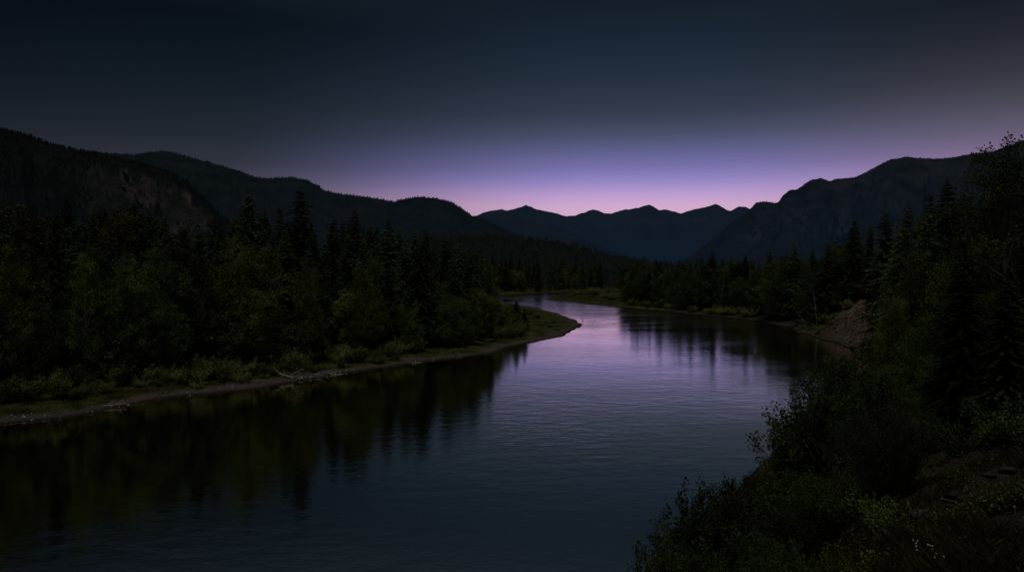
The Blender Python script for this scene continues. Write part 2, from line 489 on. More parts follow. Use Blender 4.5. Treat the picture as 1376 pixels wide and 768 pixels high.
A_prof = [(-420, 120), (-200, 128), (-80, 150), (0, 173), (18, 177), (34, 180), (62, 192), (100, 201), (130, 206), (160, 213), (200, 223), (232, 233), (252, 246), (272, 264), (292, 286), (312, 300), (335, 316), (380, 335), (430, 352)]
B_prof = [(40, 214), (90, 204), (126, 203), (140, 206), (178, 208), (205, 205), (218, 203.5), (235, 206), (262, 213), (300, 224), (325, 231), (342, 238), (362, 240), (395, 238.5), (414, 243), (428, 250), (436, 257), (470, 262), (500, 266), (530, 271), (545, 267), (562, 265), (585, 266), (607, 272), (622, 281), (634, 290), (660, 300), (700, 318), (760, 345), (800, 354)]
C_prof = [(560, 312), (610, 296), (640, 290), (656, 289), (676, 287), (695, 289), (705, 295), (722, 293), (738, 298), (752, 306), (770, 314), (800, 328), (850, 346), (880, 353)]
D_prof = [(560, 305), (610, 298), (636, 292), (650, 285), (660, 283), (674, 281), (682, 283), (695, 279.5), (700, 278.0), (707, 275), (714, 278.3), (718, 280), (735, 284), (748, 286.5), (758, 290), (770, 290), (785, 285.5), (791, 283), (797, 281.2), (805, 283.5), (812, 286), (822, 287), (838, 281.5), (850, 280.5), (860, 278.5), (866, 276.4), (872, 274.5), (879, 278), (885, 282), (895, 281), (905, 284), (916, 286.5), (930, 282), (947, 278.5), (955, 276), (962, 274), (969, 277.5), (975, 281), (982, 283), (992, 277), (1002, 278), (1030, 290), (1100, 320), (1200, 345)]
D2_prof = [(850, 352), (880, 330), (905, 318), (925, 312), (950, 298), (975, 290), (1000, 282), (1030, 284), (1080, 300), (1150, 330)]
E_prof = [(900, 354), (925, 347), (944, 332), (958, 322), (968, 315), (972, 308), (988, 296), (1004, 284), (1016, 272), (1026, 270.5), (1040, 273), (1046, 271), (1052, 263), (1060, 256), (1072, 254), (1082, 246), (1092, 241.5), (1102, 239.5), (1114, 243), (1126, 240.5), (1150, 238), (1164, 231), (1180, 222), (1196, 214.5), (1218, 211), (1240, 213), (1268, 213.5), (1290, 209), (1310, 206), (1334, 204), (1376, 188), (1450, 176), (1560, 186), (1750, 215)]

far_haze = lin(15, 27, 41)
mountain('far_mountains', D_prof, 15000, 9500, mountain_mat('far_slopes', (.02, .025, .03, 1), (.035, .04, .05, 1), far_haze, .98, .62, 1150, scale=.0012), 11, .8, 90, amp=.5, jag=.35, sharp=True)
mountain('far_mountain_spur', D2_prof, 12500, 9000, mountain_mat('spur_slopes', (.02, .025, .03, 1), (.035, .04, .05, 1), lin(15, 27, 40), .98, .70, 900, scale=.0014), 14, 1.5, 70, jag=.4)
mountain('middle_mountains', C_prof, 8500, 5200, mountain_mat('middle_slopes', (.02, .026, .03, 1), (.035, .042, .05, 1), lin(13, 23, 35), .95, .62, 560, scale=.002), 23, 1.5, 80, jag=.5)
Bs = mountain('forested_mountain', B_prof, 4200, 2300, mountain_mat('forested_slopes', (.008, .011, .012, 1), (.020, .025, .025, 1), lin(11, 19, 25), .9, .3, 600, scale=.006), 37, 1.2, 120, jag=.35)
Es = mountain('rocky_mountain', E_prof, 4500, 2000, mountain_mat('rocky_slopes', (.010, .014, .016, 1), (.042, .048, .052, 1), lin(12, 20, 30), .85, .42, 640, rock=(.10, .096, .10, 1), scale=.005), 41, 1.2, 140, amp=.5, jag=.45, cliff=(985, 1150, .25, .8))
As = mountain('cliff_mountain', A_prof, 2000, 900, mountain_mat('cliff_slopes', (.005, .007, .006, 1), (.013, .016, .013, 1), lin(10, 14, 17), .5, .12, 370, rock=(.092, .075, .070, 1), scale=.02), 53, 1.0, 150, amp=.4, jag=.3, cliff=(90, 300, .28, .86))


def little_firs(mb, x, y, z, h, w, r, sides=5):
    """simple narrow firs for woods too far off to tell the trees apart"""
    n = len(x)
    th0 = r.uniform(0, 6.28, n)
    for lv, (z0, z1, rr) in enumerate(((0.0, .55, 1.0), (.3, .8, .72), (.58, 1.0, .45))):
        ring = []
        for k in range(sides):
            th = th0 + lv + k * 2 * math.pi / sides
            q = r.uniform(.65, 1.25, n)
            ring.append(np.stack([x + np.cos(th) * w * rr * q, y + np.sin(th) * w * rr * q, z + h * (z0 + r.uniform(-.04, .04, n))], 1))
        top = np.stack([x + r.normal(0, .03, n) * h * .3, y, z + h * z1], 1)
        v = np.stack(ring + [top], 1)
        base = np.arange(n)[:, None] * (sides + 1)
        f = np.concatenate([np.stack([base[:, 0] + k, base[:, 0] + (k + 1) % sides, base[:, 0] + sides], 1) for k in range(sides)])
        mb.add(v.reshape(-1, 3), f)


def slope_wood(name, surf, n, hmin, hmax, mat, seed, vmax=.9, cut=.25):
    X, Y, z, V, rockw = surf
    r = np.random.default_rng(seed)
    flat = np.flatnonzero((V.ravel() >= 0) & (V.ravel() < vmax) & (rockw.ravel() < cut))
    w = 1.0 / (.05 + V.ravel()[flat]) ** .3
    idx = r.choice(flat, n, p=w / w.sum())
    ridge = np.flatnonzero(np.abs(V.ravel()) < 1e-6)
    idx = np.concatenate([idx, r.choice(ridge, len(ridge))])
    x = X.ravel()[idx] + r.normal(0, 3, len(idx)); y = Y.ravel()[idx] + r.normal(0, 8, len(idx)); zz = z.ravel()[idx]
    h = r.uniform(hmin, hmax, len(idx)) * np.where(r.random(len(idx)) < .12, 1.3, 1)
    mb = MB(); little_firs(mb, x, y, zz - h * .15, h, h * .26, r)
    tag(mb.build(name, mat), kind='stuff')


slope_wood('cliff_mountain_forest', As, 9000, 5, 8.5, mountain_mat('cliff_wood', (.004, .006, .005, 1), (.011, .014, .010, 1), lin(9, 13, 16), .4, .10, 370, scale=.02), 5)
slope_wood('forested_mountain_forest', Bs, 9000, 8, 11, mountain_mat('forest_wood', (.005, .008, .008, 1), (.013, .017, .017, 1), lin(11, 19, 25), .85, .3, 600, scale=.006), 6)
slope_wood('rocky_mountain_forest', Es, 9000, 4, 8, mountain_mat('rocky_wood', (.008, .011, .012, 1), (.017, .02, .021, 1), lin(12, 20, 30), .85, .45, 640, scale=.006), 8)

# wooded hill behind the bend of the river
F_prof = [(380, 352), (460, 345), (540, 332), (580, 327), (620, 325), (650, 324), (690, 326), (730, 331), (765, 336), (795, 343), (820, 351), (850, 358), (900, 364)]
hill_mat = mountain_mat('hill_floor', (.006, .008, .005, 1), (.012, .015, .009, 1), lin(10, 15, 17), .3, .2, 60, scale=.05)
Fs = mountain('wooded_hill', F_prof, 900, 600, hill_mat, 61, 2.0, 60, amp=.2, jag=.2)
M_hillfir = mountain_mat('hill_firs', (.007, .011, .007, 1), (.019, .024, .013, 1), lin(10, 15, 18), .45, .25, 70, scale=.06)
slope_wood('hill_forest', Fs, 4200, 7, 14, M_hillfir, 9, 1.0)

# flat wood that fills the valley floor beyond the river
def valley_wood():
    r = np.random.default_rng(15)
    n = 5200
    px = r.uniform(-300, 1700, n); d = 560 + 900 * r.random(n) ** 1.6
    x, y = (px - CX) / FPX * d, d
    h, s, right, bl = terrain(x, y)
    ok = s > 6
    x, y, h = x[ok], y[ok], h[ok]
    mb = MB(); t = r.uniform(11, 21, len(x)); little_firs(mb, x, y, np.full(len(x), 1.0) + h * (y < 700), t, t * .2, r, 6)
    tag(mb.build('valley_forest', M_hillfir), kind='stuff')


valley_wood()

# ------------------------------------------------------------------ tree prototypes (hidden nowhere: only their meshes exist until placed)
def conifer_meshes(seed, H=28.0, R=4.2, levels=46, per=6, twigs=15, bare=.08, size=1.0, droop=.35):
    r = np.random.default_rng(seed)
    t = MB()
    zz = np.linspace(0, 1, 9)
    wob = np.cumsum(r.normal(0, .05, (9, 2)), 0)
    axis = np.stack([wob[:, 0], wob[:, 1], zz * H], 1)
    tube(t, axis, .012 * H * (1 - zz) ** .9 + .02, 7)
    c = MB()
    cs, ax, Ls, Ws = [], [], [], []
    for i in range(levels):
        f = bare + (1 - bare) * (i + r.uniform(-.3, .3)) / levels
        f = min(max(f, bare), .985)
        z = f * H
        env = (1 - f) ** .66 * (.86 + .14 * math.sin(f * 23 + seed)) * min(1, .6 + (f - bare) * 4)
        nb = per if f < .85 else 4
        a0 = r.uniform(0, 6.28)
        cx, cy = np.interp(z, axis[:, 2], axis[:, 0]), np.interp(z, axis[:, 2], axis[:, 1])
        for k in range(nb):
            a = a0 + k * 2 * math.pi / nb + r.normal(0, .3)
            L = R * env * r.uniform(.55, 1.15) + .25
            if r.random() < .07: L *= .4
            n = max(4, int(twigs * (L / R) ** .6))
            s = np.linspace(.1, 1, n)
            rise = .25 * (f - .3) * L
            px = cx + np.cos(a) * L * s; py = cy + np.sin(a) * L * s
            pz = z + rise * s - droop * L * s ** 1.6 + .12 * L * np.maximum(0, s - .75)
            if L > 1.2:
                sel = [0, n // 2, n - 1]
                tube(t, np.stack([px[sel], py[sel], pz[sel]], 1), [.035, .022, .01], 3)
            d = np.array([math.cos(a), math.sin(a), -droop * .9])
            sd = np.array([-math.sin(a), math.cos(a), 0])
            for sgn in (-1, 1):
                tw = (.24 * L * (1.1 - s) + .36) * r.uniform(.7, 1.25, n) * size
                dirs = d[None] * .75 + sgn * sd[None] * r.uniform(.6, 1.1, n)[:, None] + r.normal(0, .16, (n, 3)) - np.array([0, 0, .18])
                dirs /= np.linalg.norm(dirs, axis=1)[:, None]
                base = np.stack([px, py, pz], 1)
                cs.append(base + dirs * tw[:, None] * .5); ax.append(dirs); Ls.append(tw * 1.1); Ws.append(tw * r.uniform(.34, .6, n))
            # hanging sprays under the branch and a tip
            hd = np.array([0, 0, -1.0])[None] + r.normal(0, .35, (n, 3)) + d[None] * .5
            tw = r.uniform(.25, .55, n) * size * (.5 + .5 * L / R)
            hd /= np.linalg.norm(hd, axis=1)[:, None]
            cs.append(np.stack([px, py, pz], 1) + hd * tw[:, None] * .4); ax.append(hd); Ls.append(tw); Ws.append(tw * .4)
    # leader
    n = 14
    q = r.normal(0, .3, (n, 3)); q[:, 2] = 1
    zt = r.uniform(.95, 1.0, n) * H
    cs.append(np.stack([np.full(n, axis[-1, 0]) + r.normal(0, .06, n), np.full(n, axis[-1, 1]) + r.normal(0, .06, n), zt], 1)); ax.append(q); Ls.append(np.full(n, .5)); Ws.append(np.full(n, .14))
    leaves(c, np.concatenate(cs), np.concatenate(ax), np.concatenate(Ls), np.concatenate(Ws), r)
    return t, c, H


def broadleaf_meshes(seed, H=14.0, R=4.5, clusters=380, per=30, leaf=.28, trunk_f=.28, lobes=16, spread=.55):
    r = np.random.default_rng(seed)
    t, c = MB(), MB()
    lean = r.normal(0, .03, 2) * H
    top = np.array([lean[0], lean[1], H * .8])
    zz = np.linspace(0, 1, 8)
    ax = np.stack([lean[0] * zz ** 1.5, lean[1] * zz ** 1.5, zz * H * .82], 1) + np.concatenate([np.zeros((1, 3)), r.normal(0, .05, (7, 3))])
    tube(t, ax, H * .016 * (1 - zz) ** .8 + .03, 7)
    cen, rad = [], []
    for i in range(lobes):
        f = (i + .5) / lobes
        z = H * (trunk_f + (.93 - trunk_f) * f)
        env = R * math.sin(math.pi * min(1, (.12 + .83 * f))) ** .7
        a = i * 2.4 + r.uniform(-.5, .5)
        rr = env * r.uniform(.25, .75)
        cen.append([lean[0] * f + math.cos(a) * rr, lean[1] * f + math.sin(a) * rr, z]); rad.append(R * r.uniform(.28, .5) * (1.1 - .45 * f))
        b0 = np.array([np.interp(z * .7, ax[:, 2], ax[:, 0]), np.interp(z * .7, ax[:, 2], ax[:, 1]), z * .7])
        e = np.array(cen[-1]); mid = (b0 + e) / 2 + np.array([0, 0, -.04 * H]) + r.normal(0, .1, 3)
        tube(t, [b0, mid, e], [H * .006 + .02, H * .004 + .015, .015], 5)
    cen, rad = np.array(cen), np.array(rad)
    w = rad ** 2; idx = r.choice(lobes, clusters, p=w / w.sum())
    u = r.normal(size=(clusters, 3)); u[:, 2] += .25; u /= np.linalg.norm(u, axis=1)[:, None]
    cp = cen[idx] + u * (rad[idx] * r.uniform(.55, 1.15, clusters))[:, None]
    for i in r.choice(clusters, min(clusters, 120), replace=False):
        tube(t, [cen[idx[i]], (cen[idx[i]] + cp[i]) / 2 + r.normal(0, .05, 3), cp[i]], [.02, .014, .006], 3)
    g = r.normal(0, 1, (clusters * per, 3)) * spread * leaf * 2.2
    pts = np.repeat(cp, per, 0) + g * np.array([1, 1, .65])
    d = r.normal(size=(len(pts), 3)); d[:, 2] -= .5
    L = leaf * r.uniform(.6, 1.2, len(pts))
    leaves(c, pts, d, L, L * r.uniform(.5, .8, len(pts)), r)
    return t, c, H


def shrub_meshes(seed, H=3.6, stems=16, spread=.6, twigs=9, per=14, leaf=.11, low=.12, dens=1.0):
    """several upright stems from one root, side twigs, leaves along the twigs"""
    r = np.random.default_rng(seed)
    t, c = MB(), MB()
    P_, D_ = [], []
    for i in range(stems):
        a = r.uniform(0, 6.28); out = spread * H * r.uniform(.05, 1) ** .7
        h = H * r.uniform(.55, 1.0) * (1 - .35 * (out / (spread * H)) ** 2)
        s = np.linspace(0, 1, 8)
        bx = math.cos(a) * (out * s ** 1.3) + np.cumsum(r.normal(0, .02 * H, 8)); by = math.sin(a) * (out * s ** 1.3) + np.cumsum(r.normal(0, .02 * H, 8))
        pts = np.stack([bx - bx[0] + math.cos(a) * .08 * H, by - by[0] + math.sin(a) * .08 * H, h * s], 1)
        tube(t, pts, .012 * H ** .5 * (1 - s) + .005, 4)
        for k in range(twigs):
            f = low + (1 - low) * (k + r.random()) / twigs
            p0 = np.array([np.interp(f, s, pts[:, q]) for q in range(3)])
            a2 = r.uniform(0, 6.28); L = H * .22 * (1.15 - f) * r.uniform(.6, 1.3) + .1 * H * .3
            d = np.array([math.cos(a2), math.sin(a2), r.uniform(.1, .9)]); d /= np.linalg.norm(d)
            p1 = p0 + d * L
            tube(t, [p0, (p0 + p1) / 2 + [0, 0, .04 * L], p1], [.006 * H ** .5, .004 * H ** .5, .002], 3)
            n = max(3, int(per * dens * (.5 + r.random())))
            q = r.random(n) ** .7
            P_.append(p0 + (p1 - p0) * q[:, None] + r.normal(0, leaf * .75, (n, 3))); D_.append(d[None] * .6 + r.normal(0, .8, (n, 3)))
        n = int(per * .7)
        q = r.uniform(.8, 1.02, n)
        P_.append(np.stack([np.interp(q, s, pts[:, k]) for k in range(3)], 1) + r.normal(0, leaf * .6, (n, 3))); D_.append(r.normal(0, .8, (n, 3)) + [0, 0, .4])
    P_, D_ = np.concatenate(P_), np.concatenate(D_)
    L = leaf * r.uniform(.65, 1.25, len(P_))
    leaves(c, P_, D_, L, L * r.uniform(.5, .75, len(P_)), r)
    return t, c, H


def proto(kind_name, meshes, bark, leaf):
    t, c, H = meshes
    return (t.mesh(kind_name + '_trunk', bark), c.mesh(kind_name + '_crown', leaf), H)


CON = [proto('conifer', conifer_meshes(100 + i, R=R, levels=lv, bare=b, droop=dr, twigs=16), M_bark, M_conifer)
       for i, (R, lv, b, dr) in enumerate(((7.4, 66, .06, .30), (5.6, 72, .05, .28), (6.4, 62, .10, .38), (4.8, 70, .04, .25), (8.0, 60, .08, .36)))]
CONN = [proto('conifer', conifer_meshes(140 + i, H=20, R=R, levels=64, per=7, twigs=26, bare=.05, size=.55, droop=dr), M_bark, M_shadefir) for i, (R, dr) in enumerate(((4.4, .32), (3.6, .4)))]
BRO = [proto('broadleaf', broadleaf_meshes(200 + i, R=R, H=14, trunk_f=tf), M_pale if i % 2 else M_bark, M_broad)
       for i, (R, tf) in enumerate(((4.6, .16), (3.6, .22), (5.4, .12), (3.0, .2)))]
BRD = []
for a_, b_, h_ in BRO:      # the same kinds with darker leaves
    c_ = b_.copy(); c_.materials[0] = M_dark; BRD.append((a_, c_, h_))
YEL = [proto('yellowing_tree', broadleaf_meshes(230 + i, R=R, H=16, trunk_f=tf, clusters=380, per=28, leaf=.26), M_bark, M_yellow) for i, (R, tf) in enumerate(((3.9, .2), (3.2, .3)))]
BRN = [proto('broadleaf', broadleaf_meshes(250 + i, R=R, H=13, trunk_f=.15, clusters=620, per=36, leaf=.15, lobes=24, spread=.8), M_bark, mt)
       for i, (R, mt) in enumerate(((4.2, M_dark), (3.6, M_broad), (3.8, M_shrub)))]
SHR = [proto('shrub', shrub_meshes(300 + i, H=3.4, stems=18, spread=sp, twigs=8, per=12, leaf=.24), M_bark, M_shrub) for i, sp in enumerate((.65, .5, .85))]
SHN = [proto('shrub', shrub_meshes(320 + i, H=4.5, stems=st, spread=sp, twigs=20, per=pe, leaf=lf, low=.05), M_bark, M_thicket)
       for i, (st, sp, pe, lf) in enumerate(((54, .42, 22, .10), (48, .55, 17, .13), (34, .26, 22, .10), (60, .5, 26, .07), (26, .40, 18, .14)))]
LOW = [proto('low_shrub', shrub_meshes(340 + i, H=1.1, stems=22, spread=.8, twigs=7, per=11, leaf=.06, low=.05), M_stem, mt) for i, mt in enumerate((M_dark, M_yellow))]

_TOT = {}


def plant(name, pr, x, y, height, label, cat, group=None, width=1.0, part=('trunk', 'crown'), sink=.15, z=None):
    """one tree: an Empty at its foot with a trunk and a crown"""
    tm, cm, H = pr
    e = bpy.data.objects.new(name, None); C.objects.link(e)
    e.location = (x, y, (ground_z(x, y) if z is None else z) - sink)
    e.rotation_euler = (random.uniform(-.03, .03), random.uniform(-.03, .03), random.uniform(0, 6.28))
    k = height / H
    e.scale = (k * width, k * width, k)
    for nm, me in zip(part, (tm, cm)):
        o = bpy.data.objects.new(nm, me); C.objects.link(o); o.parent = e
    tag(e, label, cat, group)
    _TOT[name] = _TOT.get(name, 0) + 1
    return e


def at_top(name, pr, px, ytop, d, label, cat, group=None, width=1.0, **kw):
    p = ray(px, ytop, d)
    g = ground_z(p[0], p[1])
    return plant(name, pr, p[0], p[1], max(p[2] - g, 1.0), label, cat, group, width, **kw)


# ------------------------------------------------------------------ forest on the bank with the gravel spit
shore_px = np.array([-260, -120, 0, 100, 200, 300, 400, 500, 600, 660, 700])
shore_d = np.array([62, 70, 84, 88.5, 97, 105.5, 115, 127.5, 141, 153, 170])
SKY = np.array([(-260, 232), (-60, 255), (0, 262), (20, 268), (60, 276), (120, 278), (165, 276), (200, 285), (250, 293), (300, 290), (350, 288), (450, 294), (500, 300), (550, 307), (600, 317), (640, 334), (665, 356), (690, 392)])
G_con = 'dark conifers massed on the bank with the grassy spit'
L_con = 'dark conifer standing in the dense wood behind the grassy spit'
G_bro = 'leafy trees along the edge of the wood behind the grassy spit'
L_bro = 'mid green leafy tree at the edge of the wood behind the grassy spit'
hand = [
    (328, 258, 148, 0, 1.15, 'broad dark conifer standing high beside the pale cliff, dense to the tip'),
    (410, 254, 152, 0, 1.0, 'tallest conifer of the dense wood, with layered boughs against the dark mountain'),
    (357, 281, 160, 3, .9, 'slim conifer between the broad conifer by the cliff and a taller thin one'),
    (381, 278, 163, 3, .9, 'thin pointed conifer just beside the tallest conifer of the wood'),
    (447, 292, 163, 1, 1.0, 'conifer a little lower than the tallest one, on its river side'),
    (475, 279, 172, 1, .95, 'slender spired conifer rising alone above the middle of the wood'),
    (522, 289, 184, 2, 1.0, 'ragged topped conifer above the rounded leafy trees of the bend'),
    (503, 300, 186, 1, .9, 'conifer partly hidden beside the ragged topped one above the bend'),
    (572, 305, 205, 3, .95, 'narrow conifer where the skyline of the wood starts to fall to the river'),
    (176, 268, 152, 2, 1.0, 'dark conifer in front of the foot of the cliff beside yellowing leaves'),
    (88, 262, 140, 2, 1.0, 'dark conifer rising between two yellowing trees at the dark end of the wood'),
]
for px, yt, d, k, w, lab in hand:
    at_top('conifer_tree', CON[k], px, yt, d, lab, 'conifer', None, w)
r = np.random.default_rng(99)
cnt = 0
placed = [ray(h[0], h[1], h[2])[:2] for h in hand]
tries = 0
while cnt < 190 and tries < 9000:
    tries += 1
    px = r.uniform(-130, 668)
    sd = np.interp(px, shore_px, shore_d)
    off = r.uniform(19, 75)
    d = sd + off
    x = (px - CX) / FPX * d
    if min((x - q[0]) ** 2 + (d - q[1]) ** 2 for q in placed) < 3.0 ** 2: continue
    s = float(terrain(np.array([x]), np.array([d]))[1][0])
    if s < 12: continue
    ytop = np.interp(px, SKY[:, 0], SKY[:, 1]) + r.uniform(0, 1) ** 2 * 45 + (0 if off > 32 else 16)
    hgt = ray(px, ytop, d)[2] - ground_z(x, d)
    if hgt < 7: continue
    placed.append((x, d)); cnt += 1
    plant('conifer_tree', CON[int(r.integers(0, 5))], x, d, hgt, L_con, 'conifer', G_con, r.uniform(.75, 1.1) * (28 / hgt) ** .25)
hand_b = [
    (330, 324, 122, 2, 1.05, 'large rounded leafy tree with light olive top under the broad conifer'),
    (300, 352, 120, 0, .9, 'leafy tree leaning against the large rounded olive one, a little lower'),
    (600, 377, 165, 2, 1.15, 'rounded bushy tree, highest of the leafy mound where the bank bends'),
    (560, 388, 158, 0, 1.1, 'rounded leafy tree forming the upstream shoulder of the leafy mound at the bend'),
    (642, 386, 172, 0, 1.1, 'rounded leafy tree at the river side of the leafy mound at the bend'),
    (670, 402, 184, 1, 1.2, 'small leafy tree at the end of the wood beside the lone young fir'),
    (618, 333, 235, 1, 1.1, 'tall olive leafy tree behind the leafy mound at the bend'),
    (652, 345, 240, 3, 1.2, 'tall leafy tree closing the wood where the river comes into view'),
    (470, 385, 140, 1, 1.0, 'leafy tree with pale green top below the slender spired conifer'),
    (520, 392, 150, 0, 1.0, 'leafy tree between the wood and the rounded mound at the bend'),
]
for px, yt, d, k, w, lab in hand_b:
    at_top('broadleaf_tree', BRO[k], px, yt, d, lab, 'leafy tree', None, w)
for px, yt, d, k, lab in ((160, 279, 126, 0, 'yellowing leafy tree standing in front of the pale cliff'), (48, 276, 120, 0, 'yellowing leafy tree at the dark end of the wood'),
                       (210, 318, 120, 1, 'thin yellow green tree next to the pale bare trunk'), (35, 330, 108, 1, 'low yellowish tree in front of the dark end of the wood'),
                       (128, 300, 122, 1, 'slender yellowing tree between the two bigger yellowing trees')):
    at_top('broadleaf_tree', YEL[k], px, yt, d, lab, 'leafy tree', None, 1.0)
cnt = tries = 0
while cnt < 72 and tries < 4000:
    tries += 1
    px = r.uniform(-120, 660); sd = np.interp(px, shore_px, shore_d); off = r.uniform(11, 38); d = sd + off
    x = (px - CX) / FPX * d
    if min((x - q[0]) ** 2 + (d - q[1]) ** 2 for q in placed) < 2.6 ** 2: continue
    if float(terrain(np.array([x]), np.array([d]))[1][0]) < 7: continue
    placed.append((x, d)); cnt += 1
    hgt = r.uniform(7, 21) if px < 520 else r.uniform(5, 12)
    ys = np.interp(px, SKY[:, 0], SKY[:, 1]) + 14
    hgt = min(hgt, max(4.0, EYE - (ys - HY) / FPX * d - 1))
    plant('broadleaf_tree', (BRO + BRD)[int(r.integers(0, 8))], x, d, hgt, L_bro, 'leafy tree', G_bro, r.uniform(.6, .95) * (12 / hgt) ** .3 if px < 520 else r.uniform(.9, 1.25))
at_top('conifer_tree', CON[1], 693, 401, 196, 'lone young fir at the tip of the wood beside the grassy spit', 'conifer', None, 1.7)
for px, yt, d, w, lab in ((704, 414, 193, 1.9, 'smaller young fir on the river side of the lone young fir'),):
    at_top('conifer_tree', CON[3], px, yt, d, lab, 'conifer', None, w)
for px, yt, d, k, w, lab in ((680, 408, 190, 0, 1.3, 'bushy leafy tree against the lone young fir'), (662, 398, 182, 2, 1.2, 'leafy tree between the leafy mound and the lone young fir'), (690, 420, 188, 2, 1.6, 'leafy bush at the foot of the lone young fir')):
    at_top('broadleaf_tree', BRO[k], px, yt, d, lab, 'leafy tree', None, w)
# riverside willows
cnt = tries = 0
while cnt < 165 and tries < 7000:
    tries += 1
    px = r.uniform(-60, 700); sd = np.interp(px, shore_px, shore_d); off = r.uniform(2.5, 20) + (4 if px < 260 else 0) + (5 if px > 560 else 0); d = sd + off
    x = (px - CX) / FPX * d
    s = float(terrain(np.array([x]), np.array([d]))[1][0])
    if s < (5.5 if px < 260 else 2.6 if px < 560 else 7): continue
    if min((x - q[0]) ** 2 + (d - q[1]) ** 2 for q in placed) < 1.6 ** 2: continue
    placed.append((x, d)); cnt += 1
    plant('willow_shrub', SHR[int(r.integers(0, 3))], x, d, r.uniform(1.0, 2.2) if s < 5 else r.uniform(1.6, 4.4), 'grey green willow shrub on the shore below the dense wood', 'shrub', 'willow shrubs along the shore below the dense wood', r.uniform(.8, 1.2), part=('stems', 'foliage'), sink=.1)
for px, py, d, h in ((722, 426, 232, 1.6), (735, 430, 220, 1.2), (705, 436, 205, 2.0), (690, 447, 184, 1.6), (668, 452, 176, 1.8), (745, 437, 218, 1.0), (655, 458, 165, 1.4), (712, 424, 245, 1.8)):
    plant('willow_shrub', SHR[int(r.integers(0, 3))], (px - CX) / FPX * d, d, h, 'low shrub growing in the grass of the spit', 'shrub', 'low shrubs on the grassy spit', 1.3, part=('stems', 'foliage'), sink=.08)

# ------------------------------------------------------------------ far bank behind the bend, and the bank with the bare bluff
cnt = tries = 0
while cnt < 70 and tries < 3000:
    tries += 1
    px = r.uniform(655, 812); d = r.uniform(455, 560); x = (px - CX) / FPX * d
    _, s, right, _ = terrain(np.array([x]), np.array([d]))
    if s[0] < 5 or right[0]: continue
    con = r.random() < .55
    cnt += 1
    if con: plant('conifer_tree', CON[int(r.integers(0, 5))], x, d, r.uniform(14, 24), 'small dark conifer on the far shore below the wooded hill', 'conifer', 'conifers on the far shore below the wooded hill', .9)
    else: plant('broadleaf_tree', (BRO + YEL)[int(r.integers(0, 6))], x, d, r.uniform(8, 17), 'small leafy tree on the far shore below the wooded hill', 'leafy tree', 'leafy trees on the far shore below the wooded hill', 1.1)
for i in range(26):     # bushes on the low bar
    px = r.uniform(765, 865); d = np.interp(px, [760, 800, 840, 870], [395, 372, 345, 325]) + r.uniform(3, 50); x = (px - CX) / FPX * d
    if float(terrain(np.array([x]), np.array([d]))[1][0]) < 5: continue
    plant('willow_shrub', SHR[i % 3], x, d, r.uniform(1.8, 4.5) * (.7 if px < 800 else 1.3), 'rounded bush on the low grassy bar in the middle of the river', 'shrub', 'bushes on the low grassy bar', 1.4, part=('stems', 'foliage'), sink=.1)
R_prof = np.array([(815, 360), (840, 354), (870, 348), (900, 349), (930, 348), (955, 346), (990, 346), (1030, 342), (1060, 338), (1100, 332), (1130, 318), (1150, 300), (1200, 290)])
r_shore_px = np.array([760, 800, 840, 880, 920, 960, 1000, 1040, 1065, 1100, 1140, 1200])
r_shore_d = np.array([372, 336, 316, 295, 277, 261, 247, 228, 207, 182, 162, 140])
cnt = tries = 0
while cnt < 150 and tries < 9000:
    tries += 1
    px = r.uniform(838, 1150); d = np.interp(px, r_shore_px, r_shore_d) + r.uniform(7, 75); x = (px - CX) / FPX * d
    _, s, right, bl = terrain(np.array([x]), np.array([d]))
    if s[0] < 5 or bl[0] > .1: continue
    if min((x - q[0]) ** 2 + (d - q[1]) ** 2 for q in placed) < 2.6 ** 2: continue
    yt = np.interp(px, R_prof[:, 0], R_prof[:, 1]) - 2 + r.random() ** 2 * 34
    hgt = ray(px, yt, d)[2] - ground_z(x, d)
    if hgt < 4: continue
    placed.append((x, d)); cnt += 1
    if r.random() < .36: plant('conifer_tree', CON[int(r.integers(0, 5))], x, d, hgt, 'dark conifer in the mixed wood beyond the bare bluff', 'conifer', 'conifers in the mixed wood beyond the bare bluff', 1.0)
    else: plant('broadleaf_tree', BRD[int(r.integers(0, 4))], x, d, hgt * r.uniform(.75, 1), 'dull green leafy tree in the mixed wood beyond the bare bluff', 'leafy tree', 'leafy trees in the mixed wood beyond the bare bluff', r.uniform(.9, 1.3))
cnt = tries = 0
while cnt < 40 and tries < 3000:
    tries += 1
    px = r.uniform(850, 1080); d = np.interp(px, r_shore_px, r_shore_d) + r.uniform(3, 14); x = (px - CX) / FPX * d
    _, s, right, bl = terrain(np.array([x]), np.array([d]))
    if s[0] < 2.5 or bl[0] > .1: continue
    cnt += 1
    plant('willow_shrub', SHR[cnt % 3], x, d, r.uniform(1.8, 4.0), 'bush at the water edge of the mixed wood beyond the bluff', 'shrub', 'bushes at the water edge of the mixed wood', 1.3, part=('stems', 'foliage'), sink=.1)
for px, d, h in ((1078, 202, 1.6), (1090, 196, 1.2), (1104, 190, 2.0), (1118, 184, 1.5), (1112, 186, .8), (1098, 188, 1.4), (1085, 206, 2.5), (1122, 190, 3.0), (1140, 182, 3.0), (1108, 198, 3.2)):
    plant('willow_shrub', SHR[int(r.integers(0, 3))], (px - CX) / FPX * d, d, h, 'small bush clinging to the bare bluff', 'shrub', 'small bushes on the bare bluff', 1.3, part=('stems', 'foliage'), sink=.1)
